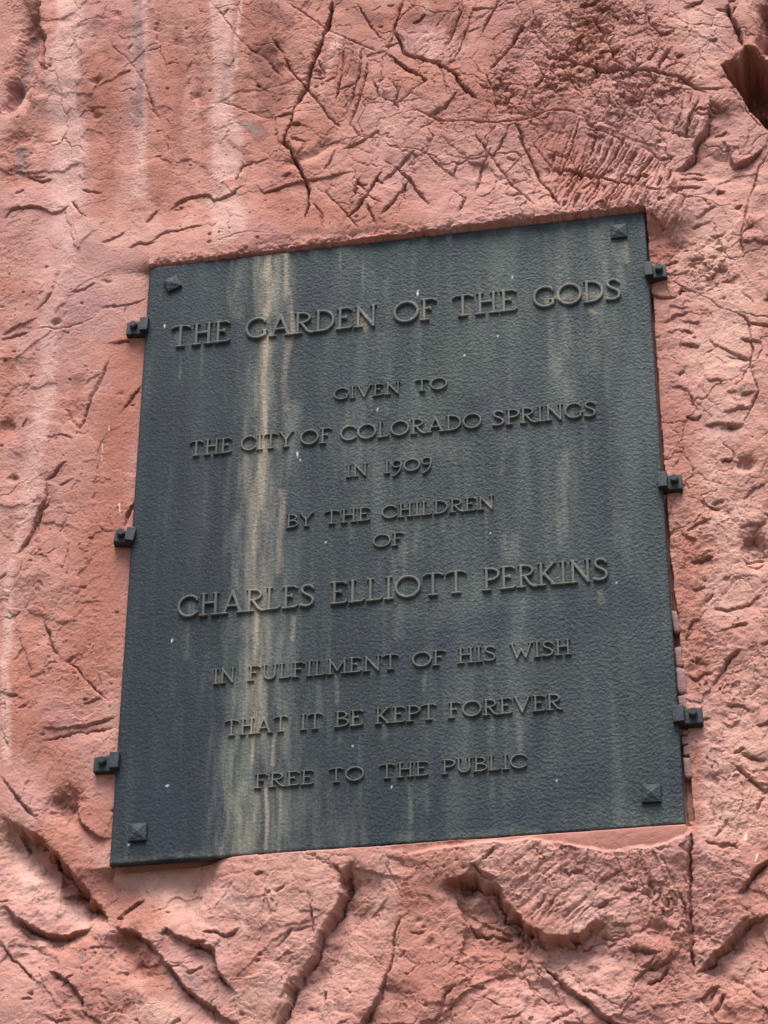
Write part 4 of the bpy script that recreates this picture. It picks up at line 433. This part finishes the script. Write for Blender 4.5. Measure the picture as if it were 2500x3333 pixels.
# ------------------------------------------------------------------ the tablet
tablet = tag(empty('plaque', (TW / 2, 0, TOP - TH)), 'large dark bronze plaque with raised lettering and pale drip stains', 'plaque')
def local(V):           # world -> the plaque's own space
    V = np.array(V, np.float32); V[:, 0] -= TW / 2; V[:, 2] -= TOP - TH; return V
def plate():
    st = .003; xs = np.linspace(0, TW, int(TW / st)); zs = np.linspace(-TH, 0, int(TH / st)); X, Z = np.meshgrid(xs, zs)
    ed = np.minimum(np.minimum(X, TW - X), np.minimum(Z + TH, -Z))
    Y = -.0012 * fbm(X * 4, Z * 4, 3, 91) + .0035 * np.exp(-ed / .0022)
    Xo = X; Zo = Z
    ny, nx = X.shape; i = np.arange((ny - 1) * (nx - 1)); r = i // (nx - 1) * nx + i % (nx - 1)
    V = np.stack([Xo.ravel(), Y.ravel(), Zo.ravel() + TOP], 1); Q = np.stack([r, r + 1, r + nx + 1, r + nx], 1)
    # sides and back
    rim = np.concatenate([np.arange(nx), np.arange(1, ny) * nx + nx - 1, (ny - 1) * nx + np.arange(nx - 2, -1, -1), np.arange(ny - 2, 0, -1) * nx])
    B = V[rim].copy(); B[:, 1] = .024; nb = len(V); k = np.arange(len(rim)); kn = (k + 1) % len(rim)
    Q2 = np.stack([rim, nb + k, nb + kn, rim[kn]], 1); V = np.concatenate([V, B])
    c = [nb, nb + nx - 1, nb + nx - 1 + ny - 1, nb + 2 * (nx - 1) + ny - 1]
    Q = np.concatenate([Q, Q2, [[c[0], c[3], c[2], c[1]]]])
    me = mesh_np('plate', local(V), Q); n = len(X.ravel()); pad = np.zeros(len(B))
    A = {k: np.zeros_like(X) for k in 'tpgb'}
    wx = X + .004 * fbm(X * 20, Z * 3, 3, 92) + .007 * gnoise(X * 3, Z * 4, 93)
    for kd, pts, wd, s in STREAK:
        d, sg, tt, tot = polydist(wx if kd != 'b' else X + .03 * fbm(X * 6, Z * 4, 3, 94), Z, pts)
        A[kd] = np.maximum(A[kd], s * sstep(wd * (1.0 if kd in 't' else 1.15), wd * .2, d + .3 * wd * gnoise(X * 60, Z * 7, 95)))
    Wt = np.zeros_like(X)
    for fx, fz, fw, fh in FLECKS:
        a = (X - fx) / max(fw, .0024); c = (Z - fz) / max(fh, .003); Wt = np.maximum(Wt, np.clip(1.5 - np.hypot(a + .3 * c * math.sin(fx * 40), c) * 1.2, 0, 1))
    # grime washed along the foot and the ends of the plate
    A['p'] = np.maximum(A['p'], .45 * sstep(.05, .0, Z + TH) * sstep(-.2, .3, fbm(X * 5, Z * 20, 3, 96)))
    for kd, nm in (('t', 'tan'), ('p', 'pale'), ('g', 'green'), ('b', 'blue')): attr(me, nm, np.concatenate([A[kd].ravel(), pad]))
    attr(me, 'white', np.concatenate([Wt.ravel(), pad]))
    link('plate', me, BRONZE, tablet)
    return xs, zs, A
PX, PZ, PA = plate()
def stain(kd, x, z):
    i = np.clip(np.searchsorted(PX, x), 0, len(PX) - 1); j = np.clip(np.searchsorted(PZ, z), 0, len(PZ) - 1); return PA[kd][j, i]

# ---- letters: every glyph is a set of strokes; strokes are (points, half width)
SW, SF = .052, .036     # half widths of a stem and of a serif, cap height = 1
def arc(cx, cy, rx, ry, a0, a1, n=26): return [(cx + rx * math.cos(math.radians(a0 + (a1 - a0) * k / n)), cy + ry * math.sin(math.radians(a0 + (a1 - a0) * k / n))) for k in range(n + 1)]
def stem(x, foot=True, head=True, fw=.135, hw=.10, y0=0., y1=1.):
    r = [([(x, y0 + .03), (x, y1 - .03)], SW)]
    if foot: r.append(([(x - fw, y0 + .035), (x + fw, y0 + .035)], SF))
    if head: r += [([(x - hw, y1 - .02), (x + hw, y1 - .02)], .026)]
    return r
def G_T(): return stem(.38, head=False) + [([(.06, .90), (.17, .965), (.59, .965), (.70, .90)], SF), ([(.04, .87), (.12, .945)], .028), ([(.72, .87), (.64, .945)], .028)], .76
def G_H(): return stem(.16) + stem(.62) + [([(.16, .56), (.62, .56)], .048)], .78
def G_E():
    return stem(.14, False) + [([(.04, .965), (.46, .965), (.53, .90)], SF), ([(.53, .90), (.55, .875)], .03), ([(.14, .54), (.36, .54)], .040), ([(.36, .60), (.37, .49)], .034),
        ([(.03, .035), (.50, .045), (.56, .12)], SF + .004)], .60
def G_F(): return stem(.14) + [([(.04, .965), (.46, .965), (.54, .895)], SF), ([(.54, .895), (.56, .87)], .03), ([(.14, .54), (.36, .54)], .040), ([(.36, .60), (.37, .48)], .034)], .60
def G_G(): return [(arc(.44, .5, .40, .45, 48, 318), .052), ([(.70, .83), (.72, .74)], .034), ([(.72, .34), (.72, .14)], .05), ([(.62, .35), (.80, .35)], .030)], .82
def G_C(): return [(arc(.44, .5, .40, .45, 46, 314), .052), ([(.71, .84), (.74, .73)], .034), ([(.71, .16), (.76, .22)], .034)], .78
def G_O(): return [(arc(.46, .5, .41, .45, 0, 360, 44), .054)], .92
def G_A(): return [([(.14, .04), (.43, .98)], .042), ([(.43, .98), (.74, .04)], .058), ([(.24, .34), (.63, .34)], .040), ([(.03, .035), (.25, .035)], SF), ([(.63, .035), (.86, .035)], SF)], .88
def bowl(x, y, rx, ry): return [(x, y + ry)] + arc(x + .12, y, rx - .12, ry, 90, -90, 18) + [(x, y - ry)]
def G_R(): return stem(.15) + [(bowl(.15, .73, .44, .225), .048), ([(.28, .50), (.36, .36), (.50, .12), (.64, .02), (.70, .03)], .052)], .72
def G_P(): return stem(.15) + [(bowl(.15, .71, .46, .245), .048)], .62
def G_D(): return stem(.14, False) + [([(.14, .955)] + arc(.28, .5, .42, .455, 90, -90, 24) + [(.14, .045)], .050), ([(.03, .035), (.2, .035)], SF)], .76
def G_B(): return stem(.14, False) + [(bowl(.14, .745, .40, .215), .046), (bowl(.14, .285, .48, .245), .048), ([(.02, .035), (.2, .035)], SF)], .66
def G_N(): return stem(.16, hw=.09) + [([(.16, .95), (.72, .03)], .060), ([(.72, .03), (.72, .97)], .046), ([(.62, .98), (.82, .98)], .026)], .86
def G_I(): return stem(.16), .32
def G_L(): return stem(.14, False) + [([(.03, .035), (.46, .045), (.53, .125)], SF + .004)], .58
def G_V(): return [([(.12, .96), (.42, .03)], .058), ([(.42, .03), (.72, .96)], .044), ([(.02, .975), (.22, .975)], .026), ([(.62, .975), (.82, .975)], .026)], .84
def G_W(): return [([(.11, .96), (.34, .03)], .055), ([(.34, .03), (.55, .62)], .042), ([(.55, .62), (.76, .03)], .055), ([(.76, .03), (1.0, .96)], .042), ([(.01, .975), (.21, .975)], .026), ([(.90, .975), (1.1, .975)], .026)], 1.1
def G_M(): return stem(.13, hw=.09) + stem(.80, hw=.08) + [([(.13, .94), (.46, .22)], .055), ([(.46, .22), (.80, .94)], .042)], .94
def G_Y(): return [([(.12, .96), (.38, .48)], .055), ([(.64, .96), (.38, .48)], .046), ([(.38, .5), (.38, .03)], SW), ([(.25, .035), (.51, .035)], SF), ([(.02, .975), (.22, .975)], .026), ([(.54, .975), (.76, .975)], .026)], .76
def G_K(): return stem(.15) + [([(.60, .95), (.20, .47)], .044), ([(.26, .54), (.62, .04)], .056), ([(.50, .975), (.70, .975)], .026), ([(.53, .035), (.78, .035)], SF)], .78
def G_U(): return [([(.13, .97), (.13, .36)] + arc(.38, .36, .25, .31, 180, 360, 20)[1:] + [(.63, .97)], .052), ([(.03, .98), (.23, .98)], .026), ([(.53, .98), (.73, .98)], .026)], .76
def G_S(): return [([(.50, .84), (.42, .92), (.30, .955), (.18, .93), (.11, .84), (.10, .74), (.15, .64), (.27, .555), (.40, .47), (.49, .38), (.52, .26), (.47, .13), (.36, .06), (.24, .045), (.12, .07), (.06, .13)], .052), ([(.50, .87), (.52, .78)], .032), ([(.06, .12), (.04, .06)], .032)], .58
def G_1(): return stem(.14, hw=.08), .32
def G_9(): return [(arc(.30, .70, .24, .26, 0, 360, 30), .046), ([(.54, .70), (.53, .42), (.45, .14), (.28, -.12), (.10, -.24)], .052)], .62
def G_0(): return [(arc(.44, .5, .40, .45, 0, 360, 40), .054)], .88
GLY = {k[2:]: f() for k, f in list(globals().items()) if k.startswith('G_')}
GAP = .045
def word_mesh(text, x0, x1, bz, cap):
    adv = sum(GLY[c][1] for c in text) + GAP * (len(text) - 1); nat = adv * cap; sx = (x1 - x0) / nat
    cell = cap / 46.; relief = min(.0092, .0055 + cap * .045)
    X, Z = np.meshgrid(np.arange(x0 - 3 * cell, x1 + 3 * cell, cell), np.arange(bz - .30 * cap, bz + 1.10 * cap, cell))
    D = np.full(X.shape, 1e3); pen = x0
    for c in text:
        st, a = GLY[c]; lw = a * cap * sx; m = (X[0] > pen - .3 * cap) & (X[0] < pen + lw + .3 * cap)
        for pts, hw in st:
            p = [(pen + px * cap * sx, bz + (py if not (c == '9' and text != '9') else py) * cap) for px, py in pts]
            d = polydist(X[:, m], Z[:, m], p)[0] - hw * cap
            D[:, m] = np.minimum(D[:, m], d)
        pen += lw + GAP * cap * sx
    inn = D < 0; q = inn[:-1, :-1] | inn[1:, :-1] | inn[:-1, 1:] | inn[1:, 1:]
    gz, gx = np.gradient(D, cell); gl = np.maximum(np.hypot(gx, gz), 1e-6)
    out = (D > 0); mv = np.where(out, np.minimum(D, 1.6 * cell), 0); PXx = X - gx / gl * mv; PZz = Z - gz / gl * mv
    bev = cap * .028; e = np.clip(-D / bev, 0, 1); Hh = relief * (.80 + .20 * np.sin(e * math.pi / 2))
    ny, nx = X.shape; idx = np.arange(ny * nx).reshape(ny, nx)
    Q = np.stack([idx[:-1, :-1][q], idx[:-1, 1:][q], idx[1:, 1:][q], idx[1:, :-1][q]], 1)
    used = np.unique(Q); rem = np.full(ny * nx, -1); rem[used] = np.arange(len(used)); Q = rem[Q]
    V = np.stack([PXx.ravel()[used], -Hh.ravel()[used], PZz.ravel()[used] + TOP], 1)
    E = np.concatenate([Q[:, [0, 1]], Q[:, [1, 2]], Q[:, [2, 3]], Q[:, [3, 0]]]); key = np.sort(E, 1); key = key[:, 0].astype(np.int64) * len(V) + key[:, 1]
    u, inv, cnt = np.unique(key, return_inverse=True, return_counts=True); bd = E[cnt[inv] == 1]
    ring = np.unique(bd); mp = np.full(len(V), -1); mp[ring] = len(V) + np.arange(len(ring)); B = V[ring].copy(); B[:, 1] = .004
    gxx = (gx / gl).ravel()[used][ring]; gzz = (gz / gl).ravel()[used][ring]; B[:, 0] += gxx * .0012; B[:, 2] += gzz * .0012     # slight draft of the casting
    W = np.stack([bd[:, 1], bd[:, 0], mp[bd[:, 0]], mp[bd[:, 1]]], 1)
    Fr = V[ring].copy(); mp2 = np.full(len(mp), -1); mp2[ring] = len(V) + len(B) + np.arange(len(ring))
    W[:, 0] = mp2[bd[:, 1]]; W[:, 1] = mp2[bd[:, 0]]
    V = np.concatenate([V, B, Fr]); Q = np.concatenate([Q, W]); me = mesh_np('word', local(V), Q)
    for kd, nm in (('t', 'tan'), ('p', 'pale'), ('g', 'green'), ('b', 'blue')): attr(me, nm, stain(kd, V[:, 0], V[:, 2] - TOP) * .75)
    attr(me, 'white', np.zeros(len(V)))
    return me
LETTER = tablet_material('cast_bronze_lettering', True)
for nd in LETTER.node_tree.nodes:
    if nd.type == 'BUMP': nd.inputs['Strength'].default_value *= .35
_t = LETTER.node_tree; _b = _t.nodes['Principled BSDF']; _src = _b.inputs['Base Color'].links[0].from_socket
_mx = _t.nodes.new('ShaderNodeMix'); _mx.data_type = 'RGBA'; _mx.blend_type = 'ADD'; _mx.inputs[0].default_value = 1; _mx.inputs[7].default_value = (.050, .048, .037, 1)
_t.links.new(_src, _mx.inputs[6]); _t.links.new(_mx.outputs[2], _b.inputs['Base Color'])
for bz, cap, ws in LINES:
    ln = bpy.data.objects.new('inscription_line', None); COL.objects.link(ln); ln.parent = tablet; ln.empty_display_size = .02
    for tx, a, b in ws: link('word', word_mesh(tx, a, b, bz, cap), LETTER, ln)

# ---- pyramid-headed caps at the corners of the plate
import bmesh
def bm_mesh(name, bm):
    me = bpy.data.meshes.new(name); bm.normal_update(); bm.to_mesh(me); bm.free(); return me
def bev(bm, w, seg=2): bmesh.ops.bevel(bm, geom=bm.edges[:], offset=w, segments=seg, affect='EDGES', profile=.6)
for x, z, hf, rot in STUDS:
    bm = bmesh.new(); f = .009
    b_ = [bm.verts.new((sx * hf, .004, sz * hf)) for sx, sz in ((-1, -1), (1, -1), (1, 1), (-1, 1))]
    t_ = [bm.verts.new((sx * hf, -f, sz * hf)) for sx, sz in ((-1, -1), (1, -1), (1, 1), (-1, 1))]
    ap = bm.verts.new((0, -f - .008, 0))
    for k in range(4):
        l = (k + 1) % 4; bm.faces.new((b_[k], b_[l], t_[l], t_[k])); bm.faces.new((t_[k], t_[l], ap))
    bm.faces.new(b_[::-1]); bmesh.ops.recalc_face_normals(bm, faces=bm.faces[:]); bev(bm, .0012)
    o = link('bolt_cap', bm_mesh('bolt_cap', bm), BRONZE, tablet); o.location = (x - TW / 2, 0, z + TH); o.rotation_euler = (0, math.radians(-rot), 0)

# ------------------------------------------------------------------ clamps that grip the plate's edges
def box_bm(x0, x1, y0, y1, z0, z1, w=.002):
    bm = bmesh.new(); bmesh.ops.create_cube(bm, size=1)
    for v in bm.verts: v.co = ((x0 + x1) / 2 + v.co.x * (x1 - x0), (y0 + y1) / 2 + v.co.y * (y1 - y0), (z0 + z1) / 2 + v.co.z * (z1 - z0))
    if w: bev(bm, w)
    return bm
CL = [('upper', 'left'), ('middle', 'left'), ('lower', 'left'), ('upper', 'right'), ('middle', 'right'), ('lower', 'right')]
CLAB = ['iron clamp beside the first word of the top line',
        'askew narrow iron clamp on the plaque edge, beside smooth unbroken rock',
        'iron clamp on the plaque edge, above a dark hollow in the rock',
        'iron clamp nearest the last word of the top line',
        'iron clamp on the plaque edge, above all the packed bricks',
        'iron clamp on the plaque edge, with packed bricks above and below it']
for k, (jaw, foot, bolt, jw, fw) in enumerate(CLAMPS):
    sgn = -1 if k < 3 else 1
    th = .050 if k != 1 else .046
    zc = jaw[1] - .006; xe = 0. if sgn < 0 else TW
    c = tag(empty('clamp', (xe, 0, TOP + zc)), CLAB[k], 'clamp', 'iron clamps gripping the side edges of the plaque')
    inx, outx = -.5 * jw * sgn, sgn * (.5 * jw + .003)
    link('jaw', bm_mesh('jaw', box_bm(min(inx, outx), max(inx, outx), -.021, .030, -th / 2, th / 2, .0025)), IRON, c)
    fx0, fx1 = outx - sgn * .0015, outx + sgn * max(fw * .95, .036)
    fy = -.002
    o = link('foot', bm_mesh('foot', box_bm(min(fx0, fx1), max(fx0, fx1), fy, .050, -th / 2 - .001, th / 2 - .004, .0025)), IRON, c)
    bm = bmesh.new(); bmesh.ops.create_cone(bm, cap_ends=True, segments=20, radius1=.0125, radius2=.0115, depth=.020)
    bmesh.ops.bevel(bm, geom=[e for e in bm.edges if abs(e.verts[0].co.z - e.verts[1].co.z) < 1e-6], offset=.0025, segments=2, affect='EDGES')
    bo = link('bolt', bm_mesh('bolt', bm), IRON, c); bo.location = ((fx0 + fx1) / 2, fy - .008, .003); bo.rotation_euler = (math.radians(90), 0, 0)
    c.rotation_euler = (0, math.radians((2, 9, 1, -2, 1, 0)[k]), math.radians((0, 10, 0, 0, 0, 0)[k]))

# ------------------------------------------------------------------ bricks packed in the joint beside the plate
BLAB = ['highest brick packed beside the plaque, with a gap below it',
        'thin brown brick beside the plaque, just below the gap in the bricks',
        'tall brown brick beside the plaque, second above the brick-side clamp',
        'brown brick touching the top of the clamp beside it',
        'small broken brick just under the clamp that bricks adjoin',
        'short brown brick beside the plaque, second below the clamp',
        'purplish short brick resting on the lowest brick beside the plaque',
        'lowest and tallest brown brick beside the plaque']
rg = np.random.default_rng(3)
for k, (x0, x1, z0, z1) in enumerate(BRICKS):
    wd = max(x1 - x0 + .006, .014); h = z1 - z0 - .003; bm = bmesh.new(); bmesh.ops.create_grid(bm, x_segments=6, y_segments=14, size=.5)
    bm.free(); bm = box_bm(0, wd, 0, .05, 0, h, 0)
    bmesh.ops.subdivide_edges(bm, edges=bm.edges[:], cuts=5, use_grid_fill=True)
    for v in bm.verts:
        n_ = float(gnoise(np.array([v.co.x * 70 + k * 9.1]), np.array([v.co.z * 50 + v.co.y * 31]), 5)[0]); c0 = Vector((wd / 2, .025, h / 2)); dd = (v.co - c0); cor = min(abs(dd.x) / (wd / 2), 1) ** 6 + min(abs(dd.z) / (h / 2), 1) ** 6 + min(abs(dd.y) / .025, 1) ** 6
        v.co -= dd.normalized() * (.0018 * max(cor - 1, 0) * (1 + n_) + .0010 * n_)
    me = bm_mesh('brick', bm)
    for p in me.polygons: p.use_smooth = True
    o = link('brick', me, BRICK); o.location = (x0 + .002, .022 + .004 * rg.random(), TOP + z0 + .0015); o.rotation_euler = (0, rg.normal(0, .03), 0)
    tag(o, BLAB[k], 'brick', 'bricks packed beside the right edge of the plaque')
